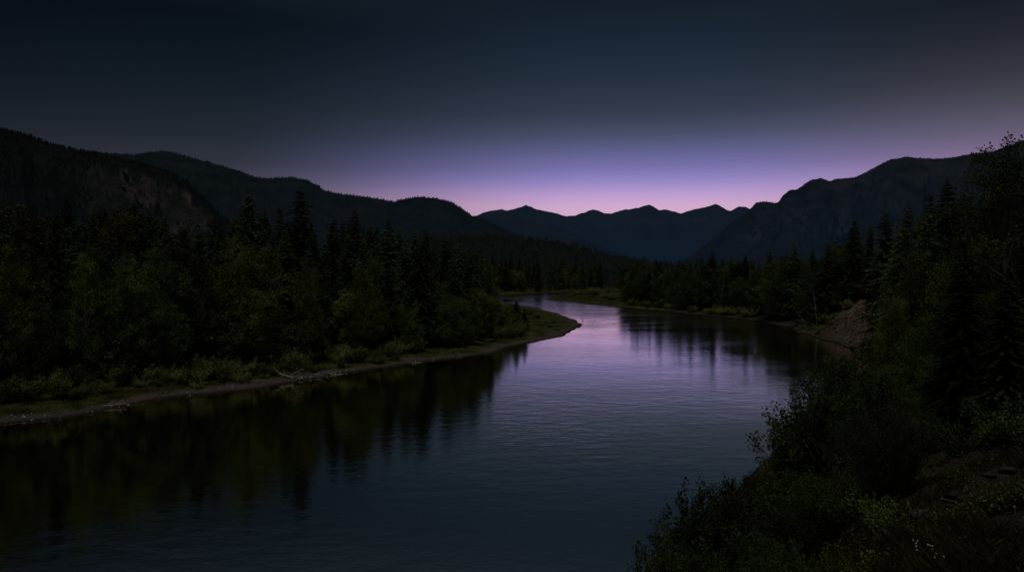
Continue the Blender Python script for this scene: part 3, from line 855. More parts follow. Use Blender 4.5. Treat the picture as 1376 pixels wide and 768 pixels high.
hand_r = [
    (957, 336, 292, 1, 1.1, 'pointed conifer standing above the leafy trees in the middle of the mixed wood'),
    (984, 347, 285, 1, 1.1, 'small pointed conifer next to the one standing above the mixed wood'),
    (1033, 335, 262, 0, 1.0, 'conifer with a broad foot near the end of the mixed wood'),
    (1068, 326, 226, 4, 1.05, 'dense dark conifer just beyond the bare bluff'),
    (1093, 333, 230, 1, .9, 'conifer behind the dense dark one beyond the bluff'),
    (1150, 294, 196, 0, .95, 'tall conifer rising directly behind the bare bluff'),
    (1168, 300, 190, 1, .9, 'conifer beside the tall one behind the bare bluff'),
    (1190, 281, 132, 0, .95, 'conifer at the first step up of the wooded slope behind the bluff'),
    (1222, 276, 118, 2, 1.0, 'ragged conifer on the wooded slope above the bluff'),
    (1247, 258, 104, 3, 1.0, 'slim conifer spire on the wooded slope'),
    (1269, 240, 96, 1, 1.05, 'highest spired conifer on the wooded slope, against the far mountain'),
    (1292, 252, 90, 2, 1.0, 'conifer with a blunt top beside the highest spire of the slope'),
]
for px, yt, d, k, w, lab in hand_r:
    at_top('conifer_tree', CON[k], px, yt, d, lab, 'conifer', None, w)
# wooded slope, from the bluff to the near trees
S_prof = np.array([(1130, 325), (1150, 310), (1190, 295), (1230, 285), (1270, 262), (1300, 262), (1340, 235), (1380, 215), (1500, 190)])
cnt = tries = 0
while cnt < 44 and tries < 3000:
    tries += 1
    px = r.uniform(1135, 1480); d = r.uniform(62, 200 if px < 1200 else 165); x = (px - CX) / FPX * d
    _, s, right, bl = terrain(np.array([x]), np.array([d]))
    if s[0] < 3 or bl[0] > .05 or (px < 1185 and d < 182): continue
    if min((x - q[0]) ** 2 + (d - q[1]) ** 2 for q in placed) < 2.8 ** 2: continue
    yt = np.interp(px, S_prof[:, 0], S_prof[:, 1]) + r.random() * 80
    hgt = ray(px, yt, d)[2] - ground_z(x, d)
    if hgt < 4 or hgt > 30: continue
    placed.append((x, d)); cnt += 1
    if r.random() < .6: plant('conifer_tree', CON[int(r.integers(0, 5))], x, d, hgt, 'dark conifer on the wooded slope between the bluff and the near trees', 'conifer', 'conifers on the wooded slope', 1.0)
    else: plant('broadleaf_tree', BRN[int(r.integers(0, 3))], x, d, hgt, 'dark leafy tree on the wooded slope between the bluff and the near trees', 'leafy tree', 'leafy trees on the wooded slope', 1.0)
near_trees = [
    ('broadleaf_tree', BRN[1], 1352, 180, 36, 'tall leafy tree with loose twigs at its tip against the sky', .8),
    ('broadleaf_tree', BRN[0], 1374, 192, 40, 'dense dark leafy tree at the frame edge beside the one with loose tip twigs', .9),
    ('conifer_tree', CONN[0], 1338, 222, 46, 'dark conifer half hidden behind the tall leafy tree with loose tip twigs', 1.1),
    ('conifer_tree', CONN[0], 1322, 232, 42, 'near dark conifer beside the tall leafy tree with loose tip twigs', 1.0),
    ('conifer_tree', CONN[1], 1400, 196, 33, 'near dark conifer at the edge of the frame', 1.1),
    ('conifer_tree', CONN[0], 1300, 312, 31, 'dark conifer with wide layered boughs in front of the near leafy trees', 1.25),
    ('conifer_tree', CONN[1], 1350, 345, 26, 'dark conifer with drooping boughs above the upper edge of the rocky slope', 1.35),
    ('broadleaf_tree', BRN[2], 1232, 322, 68, 'olive leafy tree lit on top, in front of the slope conifers', .9),
    ('broadleaf_tree', BRN[2], 1198, 388, 66, 'pale green leafy tree at the water below the wooded slope', .75),
    ('broadleaf_tree', BRN[0], 1290, 330, 46, 'dark leafy tree below the near conifers', 1.0),
    ('conifer_tree', CONN[1], 1270, 350, 52, 'small dark conifer among the leafy trees of the near slope', 1.1),
    ('broadleaf_tree', BRN[0], 1225, 430, 50, 'dark rounded tree above the water, behind the lacy shrub', 1.0),
    ('broadleaf_tree', BRN[1], 1330, 380, 34, 'dark leafy tree filling the shade above the rocky slope', 1.2),
    ('broadleaf_tree', BRN[0], 1190, 480, 40, 'dark leafy tree in the shade behind the lacy shrub', 1.2),
    ('broadleaf_tree', BRN[1], 1400, 400, 30, 'dark leafy tree at the frame edge above the rocky slope', 1.2),
    ('broadleaf_tree', BRN[0], 1265, 470, 33, 'low dark tree in deep shade above the rocky slope', 1.3),
    ('broadleaf_tree', BRN[1], 1210, 540, 28, 'lowest dark tree in the shade beside the rocky slope', 1.4),
]
for nm, pr, px, yt, d, lab, w in near_trees:
    at_top(nm, pr, px, yt, d, lab, 'conifer' if nm[0] == 'c' else 'leafy tree', None, w, sink=.3)

near_shrubs = [
    (1112, 498, 34, 4, .95, 'lacy shrub whose open twigs stand against the water'),
    (1146, 468, 38, 0, 1.0, 'dense shrub behind the lacy one, next to the water'),
    (1065, 612, 28, 0, .9, 'shrub with a pointed twig, between the lacy shrub and the lower bushes'),
    (1030, 630, 26, 1, .8, 'shrub with spread twigs over the water, below the lacy shrub'),
    (962, 622, 24, 0, .75, 'bushy shrub with long upright twigs, middle of the lower bank'),
    (1000, 660, 23, 1, .9, 'dark shrub in the middle of the lower bank bushes'),
    (897, 658, 22, 2, .5, 'upright oval shrub standing alone against the water'),
    (1020, 642, 30, 0, .9, 'leafy shrub rising from the bank behind the shrub with spread twigs'),
    (1046, 628, 34, 1, 1.0, 'shrub on the bank just below the lacy shrub, nearer the water'),
    (1000, 655, 27, 0, .9, 'bushy shrub between the long twigged shrub and the water'),
    (1092, 575, 40, 0, .9, 'shrub at the foot of the bank under the lacy shrub'),
    (948, 675, 27, 1, .6, 'shrub behind the upright oval one on the lower bank'),
    (1128, 484, 37, 2, 1.3, 'leafy upright shrub rising just behind the lacy one'),
    (1165, 452, 44, 0, 1.0, 'tall shrub at the water below the pale green leafy tree'),
    (996, 650, 40, 0, .9, 'low bush on the open bank under the tip of the lower thicket'),
    (1013, 640, 44, 3, 1.0, 'second low bush up the open bank from the lower thicket'),
    (1031, 626, 47, 1, 1.0, 'third low bush up the open bank, midway to the lacy shrub'),
    (1047, 614, 50, 0, 1.0, 'fourth low bush up the open bank, near the lacy shrub'),
    (1063, 600, 54, 3, 1.0, 'bush on the open bank closest under the lacy shrub'),
    (1080, 580, 58, 1, 1.0, 'bush on the open bank half hidden by the lacy shrub'),
    (868, 742, 20, 3, .45, 'lowest small bush at the bottom edge beside the water'),
    (990, 632, 27, 3, .8, 'fine leaved bush next to the bushy shrub with long upright twigs'),
    (1017, 627, 30, 0, .8, 'full bush in the middle of the thicket skyline over the water'),
    (1041, 620, 33, 0, .8, 'full bush second below the lacy shrub on the thicket skyline'),
    (1061, 604, 36, 3, .85, 'fine leaved bush first below the lacy shrub on the thicket skyline'),
    (1084, 556, 38, 0, .9, 'rounded shrub at the shoulder of the lacy shrub, overhanging the water'),
    (1086, 514, 37, 4, 1.15, 'open twigged shrub twin to the lacy one, a little lower'),
    (1042, 612, 61, 0, .9, 'bush on the bare bank edge beside the water below the lacy shrub'),
    (1054, 600, 65, 3, .9, 'bush at the water edge behind the lower thicket'),
    (1026, 632, 56, 0, .9, 'small bush hanging over the water from the bank edge'),
    (1066, 586, 70, 1, .9, 'bush at the water edge just upstream of the lacy shrub'),
    (1076, 568, 76, 0, .9, 'bush at the water edge farthest upstream below the lacy shrub'),
    (1005, 642, 44, 3, 1.3, 'low bush at the very edge of the water below the thicket'),
    (985, 668, 45, 0, 1.0, 'lowest bush at the water edge left of the thicket end'.replace('left of', 'beside')),
    (1026, 624, 48, 3, 1.3, 'bush at the water edge directly under the lacy shrub'),
    (922, 684, 21, 2, .45, 'small upright shrub leaning on the oval one'),
    (938, 732, 18, 1, .6, 'dark bush below the upright oval shrub'),
    (1000, 715, 17, 0, .8, 'dark bush at the bottom, below the long twigged shrub'),
    (1080, 660, 21, 0, 1.1, 'broad dark bush above the foot of the rocky slope'),
    (1140, 640, 22, 1, 1.1, 'dark bush in deep shade at the top of the rocky slope'),
    (1070, 725, 14.5, 1, .9, 'bush at the bottom edge beside the rocky slope'),
]
for px, yt, d, k, w, lab in near_shrubs:
    at_top('shrub', SHN[k], px, yt, d, lab, 'shrub', None, w, part=('stems', 'foliage'), sink=.2)
B_prof2 = np.array([(900, 775), (930, 750), (968, 700), (1010, 690), (1045, 672), (1075, 645), (1100, 600), (1130, 545), (1180, 505), (1230, 520)])
cnt = tries = 0
bushes = []
while cnt < 46 and tries < 4000:
    tries += 1
    px = r.uniform(940, 1235); d = r.uniform(12.5, 46); x = (px - CX) / FPX * d
    gz, s, right, _ = terrain(np.array([x]), np.array([d]))
    if not right[0] or s[0] < 1: continue
    gy = HY + (EYE - gz[0]) / d * FPX
    line = 735 - (px - 1120) * .55      # the open rocky slope begins below this line
    if px > 1060 and gy > line - 6 and d < 30: continue
    yt = np.interp(px, B_prof2[:, 0], B_prof2[:, 1]) + r.random() * 50
    hgt = EYE - (yt - HY) / FPX * d - gz[0]
    if hgt < 1.2 or hgt > 6.5: continue
    if any((x - q[0]) ** 2 + (d - q[1]) ** 2 < 1.7 ** 2 for q in bushes): continue
    bushes.append((x, d)); cnt += 1
    plant('shrub', SHN[int(r.choice([0, 1, 3]))], x, d, hgt, 'dark bush in the thicket between the water and the rocky slope', 'shrub', 'bushes of the thicket between the water and the rocky slope', r.uniform(.6, .85), part=('stems', 'foliage'), sink=.2)
for px, d, h, k, lab in ((1295, 19, 1.3, 0, 'yellow green tuft like shrub at the upper edge of the rocky slope'), (1345, 18, 1.3, 0, 'yellow green shrub at the upper edge of the slope, by the frame edge'),
                    (1190, 12.5, .7, 0, 'low green shrub beside the dark rocks of the slope'), (1110, 11.5, .9, 0, 'low green bush at the bottom edge below the rocks'),
                    (1255, 10, .5, 1, 'low yellowish bush in the middle of the rocky slope'), (1160, 9.5, .6, 1, 'low brownish yellow bush at the bottom of the slope')):
    x = (px - CX) / FPX * d
    plant('low_shrub', LOW[k], x, d, h, lab, 'shrub', None, 1.1, part=('stems', 'foliage'), sink=.05)

# ------------------------------------------------------------------ dead trunks and driftwood
def snag(px, y0, y1, d, label, lean=0.0, rad=.1):
    a, b = ray(px, y1, d), ray(px + lean, y0, d)
    a[2] = min(a[2], ground_z(a[0], a[1]) + 1.0) if a[2] < 6 else a[2]
    a[2] = ground_z(a[0], a[1]) - .3
    rr = np.random.default_rng(int(px))
    e = bpy.data.objects.new('dead_tree', None); C.objects.link(e); e.location = tuple(a)
    tag(e, label, 'dead tree')
    L = b - a
    s = np.linspace(0, 1, 9)
    pts = s[:, None] * L[None] + np.concatenate([np.zeros((1, 3)), np.cumsum(rr.normal(0, .05, (8, 3)), 0)])
    t = MB(); tube(t, pts, rad * (1 - .7 * s), 6); t.build('trunk', M_pale, e)
    for k in range(5):
        f = rr.uniform(.4, .95); p = np.array([np.interp(f, s, pts[:, q]) for q in range(3)])
        an = rr.uniform(0, 6.28); l = rr.uniform(.5, 1.6)
        bm_ = MB(); tube(bm_, [p, p + np.array([math.cos(an), math.sin(an), .1]) * l * .6, p + np.array([math.cos(an), math.sin(an), .35]) * l], [.05, .035, .012], 4)
        bm_.build('branch', M_pale, e)


snag(233, 332, 440, 124, 'pale bare trunk standing upright among dark trees near the large rounded leafy tree')
snag(82, 330, 470, 122, 'thin pale bare trunk in the dark end of the wood', 1, .08)
snag(289, 404, 470, 119, 'short pale bare trunk below the large rounded leafy tree', 1, .08)
snag(194, 348, 440, 125, 'thin pale trunk with bent branches beside the thin yellow green tree', -1, .08)
snag(1098, 392, 425, 200, 'thin pale trunk leaning over the bare bluff', -6, .13)


def driftwood():
    x, y = P(386, 513)
    y += 1.2
    e = bpy.data.objects.new('driftwood', None); C.objects.link(e); e.location = (x, y, ground_z(x, y))
    tag(e, 'bleached driftwood snag with forked branches lying at the water edge below the willows', 'driftwood')
    t = MB(); tube(t, [(-2.2, .5, .9), (-1.1, .2, .5), (0, 0, .25), (.6, -.2, .12)], [.1, .15, .2, .16], 7); t.build('trunk', M_drift, e)
    for pts in ([(-.9, .1, .45), (-.85, .05, 1.0), (-1.0, 0, 1.5)], [(.1, 0, .3), (.8, 0, .9), (2.2, .1, 1.55)], [(.2, 0, .25), (1.1, -.2, .4), (1.8, -.3, .55)], [(-.9, 0, .5), (-1.2, -.2, .25), (-1.35, -.3, .0)], [(-1.6, .3, .7), (-2.3, .3, 1.3), (-2.7, .2, 1.9)], [(.8, 0, .9), (.9, .1, 1.3), (1.3, .1, 1.7)]):
        b = MB(); tube(b, pts, [.1, .07, .03], 5); b.build('branch', M_drift, e)


driftwood()

def drift_log(px, off, L, rot, label):
    sd = np.interp(px, shore_px, shore_d); d = sd + off; x = (px - CX) / FPX * d
    e = bpy.data.objects.new('drift_log', None); C.objects.link(e); e.location = (x, d, ground_z(x, d) + .08); e.rotation_euler = (0, random.uniform(-.08, .08), rot)
    tag(e, label, 'log')
    t = MB(); k = np.linspace(-.5, .5, 7); tube(t, np.stack([k * L, np.sin(k * 5 + px) * .06 * L * .3, .02 * L * np.abs(k)], 1), .13 - .08 * (k + .5), 7); t.build('trunk', M_drift, e)
    for q in (-.1, .22):
        b = MB(); tube(b, [(q * L, 0, .05), (q * L + .25, .3, .35), (q * L + .45, .5, .5)], [.05, .035, .015], 5); b.build('branch', M_drift, e)


drift_log(150, 1.6, 3.4, .3, 'grey drift log on the gravel at the dark end of the shore')
drift_log(452, 1.0, 2.2, .5, 'short grey drift log among pale stones on the gravel shore')
drift_log(560, 1.5, 2.8, .9, 'grey drift log at the edge of the grass where the shore bends')
drift_log(735, 2.2, 2.6, .6, 'grey drift log near the tip of the grassy spit')

# ------------------------------------------------------------------ stones
def stone_mesh(name, seed, mat, flat=.6):
    r2 = np.random.default_rng(seed)
    n, m = 13, 20
    th = np.linspace(0, math.pi, n); ph = np.linspace(0, 2 * math.pi, m, endpoint=False)
    T, Ph = np.meshgrid(th, ph, indexing='ij')
    v = np.stack([np.sin(T) * np.cos(Ph), np.sin(T) * np.sin(Ph), np.cos(T)], -1).reshape(-1, 3)
    for k in range(9):      # cut facets
        d = r2.normal(size=3); d /= np.linalg.norm(d); lim = r2.uniform(.38, .8)
        q = v @ d
        v = v - np.maximum(q - lim, 0)[:, None] * d[None] * .9
    v *= (1 + .1 * fbm(v[:, 0] * 2 + seed, v[:, 1] * 2 + v[:, 2], seed, 3))[:, None]
    v *= np.array([1, r2.uniform(.55, .85), flat])
    f = []
    for i in range(n - 1):
        for j in range(m):
            f.append([i * m + j, (i + 1) * m + j, (i + 1) * m + (j + 1) % m, i * m + (j + 1) % m])
    mb = MB(); mb.add(v, f)
    return mb.mesh(name, mat)


ROCKS = [stone_mesh('rock', 400 + i, M_rock, f) for i, f in enumerate((.3, .22, .38, .18))]
M_bluffstone = rock_mat('bluff_stone', (.03, .026, .023, 1), (.13, .11, .10, 1), (.04, .034, .03, 1), 2.0)
BLUFF = [stone_mesh('boulder', 440 + i, M_bluffstone, f) for i, f in enumerate((.55, .8, .4))]
STONES = [stone_mesh('stone', 420 + i, M_stone, .5) for i in range(3)]


def rock(me, x, y, size, label, cat='rock', group=None, sink=.3, name='rock'):
    o = bpy.data.objects.new(name, me); C.objects.link(o)
    o.location = (x, y, ground_z(x, y) + size * (.25 - sink))
    o.rotation_euler = (random.uniform(-.5, .5), random.uniform(-.5, .5), random.uniform(0, 6.28)); o.scale = (size,) * 3
    tag(o, label, cat, group)


def hit(px, py):
    """where the sight line through a photo pixel meets the ground"""
    ds = np.geomspace(2.5, 120, 1500)
    p = np.stack([(px - CX) / FPX * ds, ds, EYE - (py - HY) / FPX * ds], 1)
    h = terrain(p[:, 0], p[:, 1])[0]
    k = np.flatnonzero(p[:, 2] < h)
    return p[k[0] if len(k) else -1]


G_r = 'dark rocks lying on the slope in front'
for px, py, wpx in ((1215, 690, 26), (1205, 700, 20), (1240, 690, 22), (1225, 680, 18), (1275, 672, 20), (1292, 668, 16), (1310, 660, 18), (1192, 715, 18), (1180, 722, 14), (1330, 640, 22), (1352, 632, 20),
                    (1290, 746, 12), (1302, 738, 9), (1318, 750, 10), (1275, 742, 10), (1340, 758, 14), (1364, 736, 12), (1166, 738, 16), (1150, 745, 14), (1260, 700, 14), (1248, 660, 12), (1300, 715, 9), (1220, 712, 10), (1372, 700, 14), (1355, 690, 10)):
    p = hit(px, py)
    rock(ROCKS[int(r.integers(0, 4))], p[0], p[1], wpx / FPX * p[1] * .75, 'dark broken rock lying among weeds on the near slope', group=G_r, sink=.3)
for i in range(70):
    px = r.uniform(1130, 1440); py = r.uniform(625, 800)
    if py < 735 - (px - 1120) * .5: continue
    p = hit(px, py)
    rock(ROCKS[i % 4], p[0], p[1], .03 + .13 * r.random() ** 2, 'dark broken rock lying among weeds on the near slope', group=G_r, sink=.2)
p = hit(1368, 764); rock(STONES[0], p[0], p[1], .075, 'pale stone at the bottom corner of the near slope', sink=.15)
p = hit(1352, 752)
e = MB(); tube(e, [(-.13, 0, .02), (0, .01, .035), (.12, -.02, .05), (.16, 0, .075)], [.006, .009, .008, .005], 5)
o = e.build('stick', M_drift); o.location = tuple(p); tag(o, 'short pale broken stick lying on the near slope by the pale stone', 'stick')

# pale stones on the gravel shore
for i in range(150):
    px = r.choice([r.uniform(0, 260), r.uniform(400, 480), r.uniform(250, 720)]); sd = np.interp(px, shore_px, shore_d); d = sd + r.uniform(.1, 2.4)
    x = (px - CX) / FPX * d
    if not 0.05 < float(terrain(np.array([x]), np.array([d]))[1][0]) < 3.4: continue
    rock(STONES[i % 3], x, d, .07 + .26 * r.random() ** 2.5, 'pale stone on the gravel shore below the dense wood', 'stone', 'pale stones along the gravel shore', name='stone')
for px, py, sz in ((1098, 457, .9), (1110, 459, .7), (1124, 461, 1.0), (1136, 466, .8), (1085, 452, .6), (1118, 452, .5), (1105, 447, .5)):
    d = EYE * FPX / (py - HY) + 1.0; rock(BLUFF[int(r.integers(0, 3))], (px - CX) / FPX * d, d, sz, 'pale boulder at the foot of the bare bluff', 'boulder', 'pale boulders below the bare bluff', name='boulder')

for i in range(34):
    px = r.uniform(1072, 1150); d = np.interp(px, r_shore_px, r_shore_d) + r.uniform(.5, 14); x = (px - CX) / FPX * d
    if float(terrain(np.array([x]), np.array([d]))[1][0]) < .4: continue
    rock(BLUFF[i % 3], x, d, r.uniform(.2, .9), 'rock jutting from the broken earth of the bare bluff', 'rock', 'rocks on the bare bluff')
for i in range(34):
    px = r.uniform(590, 765); d = r.uniform(160, 262); x = (px - CX) / FPX * d
    _, s, right, _ = terrain(np.array([x]), np.array([d]))
    if right[0] or s[0] < 3.5 or s[0] > 13: continue
    plant('willow_shrub', SHR[i % 3], x, d, r.uniform(.5, 1.3), 'low shrub growing in the grass of the spit', 'shrub', 'low shrubs on the grassy spit', 1.6, part=('stems', 'foliage'), sink=.08)

# ------------------------------------------------------------------ grass
def blades(mb, x, y, z, h, w, r2, lean=.35):
    n = len(x)
    a = r2.uniform(0, 6.28, n); b = r2.uniform(0, 6.28, n)
    dx, dy = np.cos(a) * w, np.sin(a) * w
    lx, ly = np.cos(b) * h * lean * r2.random(n), np.sin(b) * h * lean * r2.random(n)
    v = np.stack([np.stack([x - dx, y - dy, z], 1), np.stack([x + dx, y + dy, z], 1), np.stack([x + lx * .4 + dx * .6, y + ly * .4 + dy * .6, z + h * .6], 1), np.stack([x + lx, y + ly, z + h], 1)], 1)
    mb.add(v.reshape(-1, 3), np.arange(n * 4).reshape(n, 4))


def shore_grass():
    r2 = np.random.default_rng(71)
    n = 260000
    px = r2.uniform(-60, 790, n); d = 78 + 200 * r2.random(n) ** 1.4
    x, y = (px - CX) / FPX * d, d
    h, s, right, bl = terrain(x, y)
    nz = fbm(x / 5, y / 5, 77, 4); cl = fbm(x / 1.6, y / 1.6, 91, 3)
    ok = (~right) & (s > 1.6 + nz * 1.5) & (s < np.where(px > 560, 26, 15)) & (r2.random(n) < .35 + cl)
    x, y, h, cl = x[ok], y[ok], h[ok], cl[ok]
    mb = MB(); blades(mb, x, y, h - .03, r2.uniform(.12, .42, len(x)) * (1 + .9 * cl), r2.uniform(.02, .05, len(x)), r2, .7)
    tag(mb.build('shore_grass', M_grass), kind='stuff')
    n = 40000
    px = r2.uniform(725, 1080, n); d = 205 + 220 * r2.random(n); x, y = (px - CX) / FPX * d, d
    h, s, right, bl = terrain(x, y)
    ok = right & (s > 1.5) & (s < 22) & (bl < .1)
    x, y, h = x[ok], y[ok], h[ok]
    mb = MB(); blades(mb, x, y, h - .03, r2.uniform(.2, .7, len(x)), r2.uniform(.05, .1, len(x)), r2, .7)
    tag(mb.build('bar_grass', M_grass), kind='stuff')


shore_grass()


def slope_grass():
    r2 = np.random.default_rng(73)
    n = 300000
    px = r2.uniform(820, 1560, n); d = 4.5 + 26 * r2.random(n) ** 1.3
    x, y = (px - CX) / FPX * d, d
    h, s, right, bl = terrain(x, y)
    rn = fbm(x / 3.0 + y / 6, y / 1.2 - x / 3, 8, 5); cl = fbm(x / .9, y / .9, 93, 3)
    ok = right & (s > .5) & (r2.random(n) < np.clip(.68 + 1.1 * cl - .6 * rn, 0, 1))
    x, y, h, cl = x[ok], y[ok], h[ok], cl[ok]
    mb = MB(); blades(mb, x, y, h - .02, r2.uniform(.04, .15, len(x)) * (1 + cl), r2.uniform(.0015, .004, len(x)), r2, 1.3)
    tag(mb.build('slope_grass', M_drygrass), kind='stuff')
    # leafy weeds
    n = 90000
    px = r2.uniform(820, 1560, n); d = 4.5 + 24 * r2.random(n) ** 1.2
    x, y = (px - CX) / FPX * d, d
    h, s, right, bl = terrain(x, y)
    rn = fbm(x / 3.0 + y / 6, y / 1.2 - x / 3, 8, 5); cl = fbm(x / 1.3, y / 1.3, 97, 3)
    ok = right & (s > .5) & (r2.random(n) < np.clip(.15 + 1.6 * cl - 1.2 * rn, 0, 1))
    c = np.stack([x[ok], y[ok], h[ok] + r2.random(ok.sum()) ** 1.5 * .28 * (1 + cl[ok])], 1)
    mb = MB(); L = r2.uniform(.025, .07, len(c)); leaves(mb, c, r2.normal(size=(len(c), 3)) + [0, 0, .3], L, L * .5, r2)
    tag(mb.build('slope_weeds', M_dark), kind='stuff')


slope_grass()

# ------------------------------------------------------------------ wildflowers on the near slope
def flower(px, py, heads, label, size=1.0):
    p = hit(px, py + 14)
    e = bpy.data.objects.new('wildflower', None); C.objects.link(e); e.location = tuple(p)
    tag(e, label, 'wildflower')
    rr = np.random.default_rng(int(px * 3 + py))
    for hx, hy in heads:
        q = ray(hx, hy, p[1] + rr.normal(0, .04)) - p
        st = MB(); tube(st, [(q[0] * .3, q[1] * .3, -.03), (q[0] * .7, q[1] * .6, q[2] * .5), tuple(q)], [.003, .0025, .002], 4); so = st.build('stem', M_stem, e)
        pet = MB()
        n = 9
        a = np.arange(n) * 2 * math.pi / n
        tilt = np.array([rr.normal(0, .3), -.5, .8]); tilt /= np.linalg.norm(tilt)
        u = np.cross(tilt, [1, 0, 0]); u /= np.linalg.norm(u); w = np.cross(tilt, u)
        R = .012 * size
        for k in range(n):
            dr = math.cos(a[k]) * u + math.sin(a[k]) * w; sd = -math.sin(a[k]) * u + math.cos(a[k]) * w
            pet.add([q + dr * R * .25, q + dr * R * .7 + sd * R * .3 + tilt * .001, q + dr * R, q + dr * R * .7 - sd * R * .3 + tilt * .001], [[0, 1, 2, 3]])
        po = pet.build('petals', M_petal, e)
        ht = MB(); tube(ht, [q + tilt * .0, q + tilt * .004], [R * .32, R * .22], 7); ht.build('flower_heart', M_flowerheart, e)


flower(1236, 732, [(1227, 725), (1231, 729), (1233, 726), (1238, 726), (1231, 733), (1232, 738)], 'clump of small white wildflowers with six heads near the bottom edge of the slope', .75)
flower(1252, 736, [(1247, 731), (1253, 733), (1253, 737), (1250, 732)], 'clump of small white wildflowers beside the six headed clump, lower on the slope', .75)
flower(1262, 748, [(1256, 748), (1258, 743), (1268, 747)], 'sparse white wildflower clump below the two fuller clumps', .7)
flower(1322, 672, [(1322, 672)], 'single larger white wildflower alone on the upper slope', 1.2)
flower(1363, 680, [(1363, 680)], 'single white wildflower by the frame edge on the upper slope', .8)
flower(1266, 669, [(1266, 669)], 'single tiny white wildflower among the dark rocks', .6)

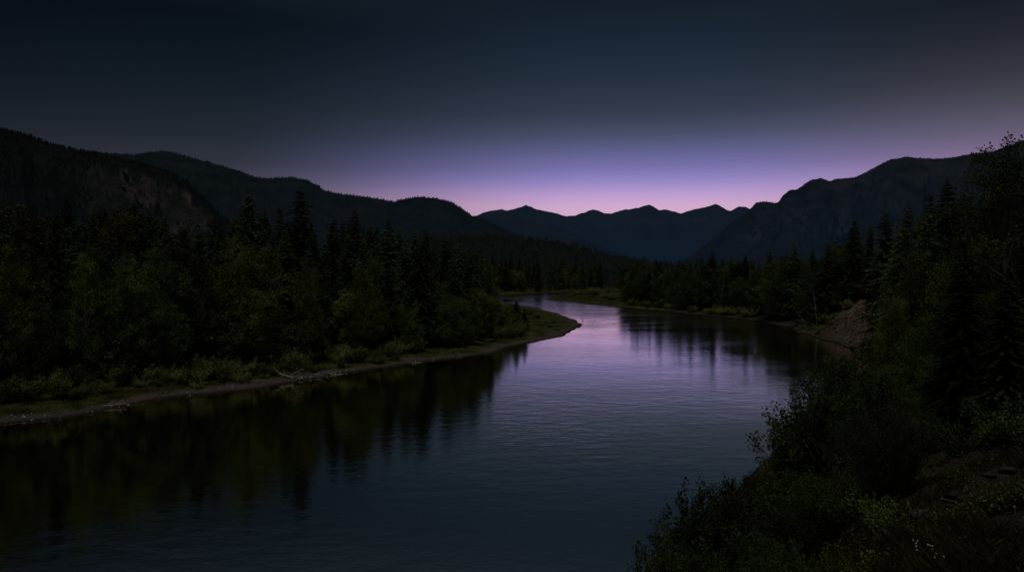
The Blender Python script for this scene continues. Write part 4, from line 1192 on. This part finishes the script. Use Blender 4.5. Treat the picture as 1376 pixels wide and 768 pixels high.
# ------------------------------------------------------------------ sky and light
def build_world():
    w = bpy.data.worlds.new('World'); SC.world = w; w.use_nodes = True
    nt = w.node_tree; nt.nodes.clear()
    out = N(nt, 'ShaderNodeOutputWorld'); bg = N(nt, 'ShaderNodeBackground')
    tc = N(nt, 'ShaderNodeTexCoord')
    sx = N(nt, 'ShaderNodeSeparateXYZ'); nt.links.new(tc.outputs['Generated'], sx.inputs[0])
    x, y, z = sx.outputs
    hyp = math_(nt, 'SQRT', math_(nt, 'ADD', math_(nt, 'MULTIPLY', x, x), math_(nt, 'MULTIPLY', y, y)))
    el = math_(nt, 'DIVIDE', math_(nt, 'ARCTAN2', z, hyp), math.pi / 2, True)     # 0 horizon, 1 zenith
    az = math_(nt, 'ARCTAN2', x, y)

    def ramp(fac, stops, scale=1.0):
        n = N(nt, 'ShaderNodeValToRGB'); cr = n.color_ramp; cr.interpolation = 'EASE' if False else 'LINEAR'
        while len(cr.elements) < len(stops): cr.elements.new(.5)
        for e_, (p_, c_) in zip(cr.elements, stops):
            e_.position = p_
        for e_, (p_, c_) in zip(cr.elements, stops):
            e_.position = p_; e_.color = c_
        nt.links.new(fac, n.inputs[0]); return n.outputs[0]

    def E(py, cosaz=1.0): return math.atan((HY - py) / FPX * cosaz) / (math.pi / 2)
    over = [(.30, lin(32, 41, 50)), (.45, lin(42, 50, 58)), (1.0, lin(36, 44, 52))]  # unseen sky above the frame, brightened to light foliage and water
    cen = ramp(el, [(0, lin(222, 180, 205)), (E(278), lin(208, 170, 204)), (E(262), lin(186, 155, 208)), (E(246), lin(149, 135, 196)), (E(228), lin(119, 114, 171)), (E(208), lin(97, 98, 144)), (E(185), lin(73, 79, 106)), (E(155), lin(52, 60, 77)), (E(110), lin(37, 48, 62)), (E(60), lin(26, 38, 52)), (E(0), lin(19, 29, 40))] + over)
    c = .88
    lef = ramp(el, [(0, lin(150, 128, 150)), (E(270, c), lin(105, 96, 112)), (E(240, c), lin(72, 71, 85)), (E(210, c), lin(50, 54, 66)), (E(170, c), lin(36, 43, 53)), (E(110, c), lin(23, 32, 42)), (E(50, c), lin(15, 24, 33)), (E(0, c), lin(10, 18, 26))] + over)
    c = .85
    rig = ramp(el, [(0, lin(190, 155, 180)), (E(230, c), lin(152, 126, 160)), (E(200, c), lin(118, 102, 132)), (E(175, c), lin(95, 89, 110)), (E(140, c), lin(72, 71, 85)), (E(100, c), lin(52, 53, 64)), (E(50, c), lin(35, 38, 47)), (E(0, c), lin(24, 28, 35))] + over)
    # azimuth blends
    ml = N(nt, 'ShaderNodeMapRange'); ml.interpolation_type = 'SMOOTHSTEP'; nt.links.new(az, ml.inputs[0])
    ml.inputs[1].default_value = -.38; ml.inputs[2].default_value = .14
    mr = N(nt, 'ShaderNodeMapRange'); mr.interpolation_type = 'SMOOTHSTEP'; nt.links.new(az, mr.inputs[0])
    mr.inputs[1].default_value = .22; mr.inputs[2].default_value = .62
    col = mixrgb(nt, ml.outputs[0], lef, cen)
    col = mixrgb(nt, mr.outputs[0], col, rig)
    # away from the afterglow the sky is an even dim blue grey
    back = N(nt, 'ShaderNodeMapRange'); back.interpolation_type = 'SMOOTHSTEP'; nt.links.new(math_(nt, 'ABSOLUTE', math_(nt, 'SUBTRACT', az, .05)), back.inputs[0])
    back.inputs[1].default_value = .85; back.inputs[2].default_value = 1.6
    col = mixrgb(nt, back.outputs[0], col, lin(30, 35, 44))
    dk = N(nt, 'ShaderNodeMapRange'); nt.links.new(az, dk.inputs[0])       # dimmer towards the dark side of the valley
    dk.inputs[1].default_value = -.72; dk.inputs[2].default_value = -.28; dk.inputs[3].default_value = .5; dk.inputs[4].default_value = 1.0
    vd = N(nt, 'ShaderNodeVectorMath', operation='SCALE'); nt.links.new(col, vd.inputs[0]); nt.links.new(dk.outputs[0], vd.inputs['Scale'])
    col = vd.outputs[0]
    # a trace of physical twilight from the Sky Texture
    sk = N(nt, 'ShaderNodeTexSky', sky_type='NISHITA'); sk.sun_disc = False
    sk.sun_elevation = math.radians(72); sk.sun_rotation = math.radians(188)
    vm = N(nt, 'ShaderNodeVectorMath', operation='SCALE'); nt.links.new(sk.outputs[0], vm.inputs[0]); vm.inputs['Scale'].default_value = .0001
    va = N(nt, 'ShaderNodeVectorMath', operation='ADD'); nt.links.new(col, va.inputs[0]); nt.links.new(vm.outputs[0], va.inputs[1])
    nt.links.new(va.outputs[0], bg.inputs[0]); bg.inputs[1].default_value = 1.0
    nt.links.new(bg.outputs[0], out.inputs[0])


build_world()
sun = bpy.data.lights.new('soft_skylight', 'SUN'); sun.energy = 1.0; sun.angle = math.radians(22); sun.color = (1, .97, .9)
so = bpy.data.objects.new('sun', sun); C.objects.link(so)
el_, rot_ = math.radians(72), math.radians(188)
dirv = np.array([math.sin(rot_) * math.cos(el_), math.cos(rot_) * math.cos(el_), math.sin(el_)])
from mathutils import Vector
so.rotation_euler = Vector(dirv).to_track_quat('Z', 'Y').to_euler(); so.location = (0, 0, 60)

# ------------------------------------------------------------------ camera
cam = bpy.data.cameras.new('camera'); co = bpy.data.objects.new('camera', cam); C.objects.link(co)
co.location = (0, 0, EYE); co.rotation_euler = (math.pi / 2, 0, 0)
cam.sensor_width = 36; cam.lens = FPX / 1376 * 36; cam.shift_y = -(384 - HY) / 1376
cam.clip_start = .1; cam.clip_end = 60000
SC.camera = co

SC.render.engine = 'CYCLES'
SC.cycles.max_bounces = 4; SC.cycles.diffuse_bounces = 2; SC.cycles.glossy_bounces = 2; SC.cycles.transmission_bounces = 2
SC.cycles.use_denoising = True
SC.view_settings.view_transform = 'Standard'; SC.view_settings.look = 'None'; SC.view_settings.exposure = 0
SC.render.film_transparent = False
print('PLANTS', _TOT)
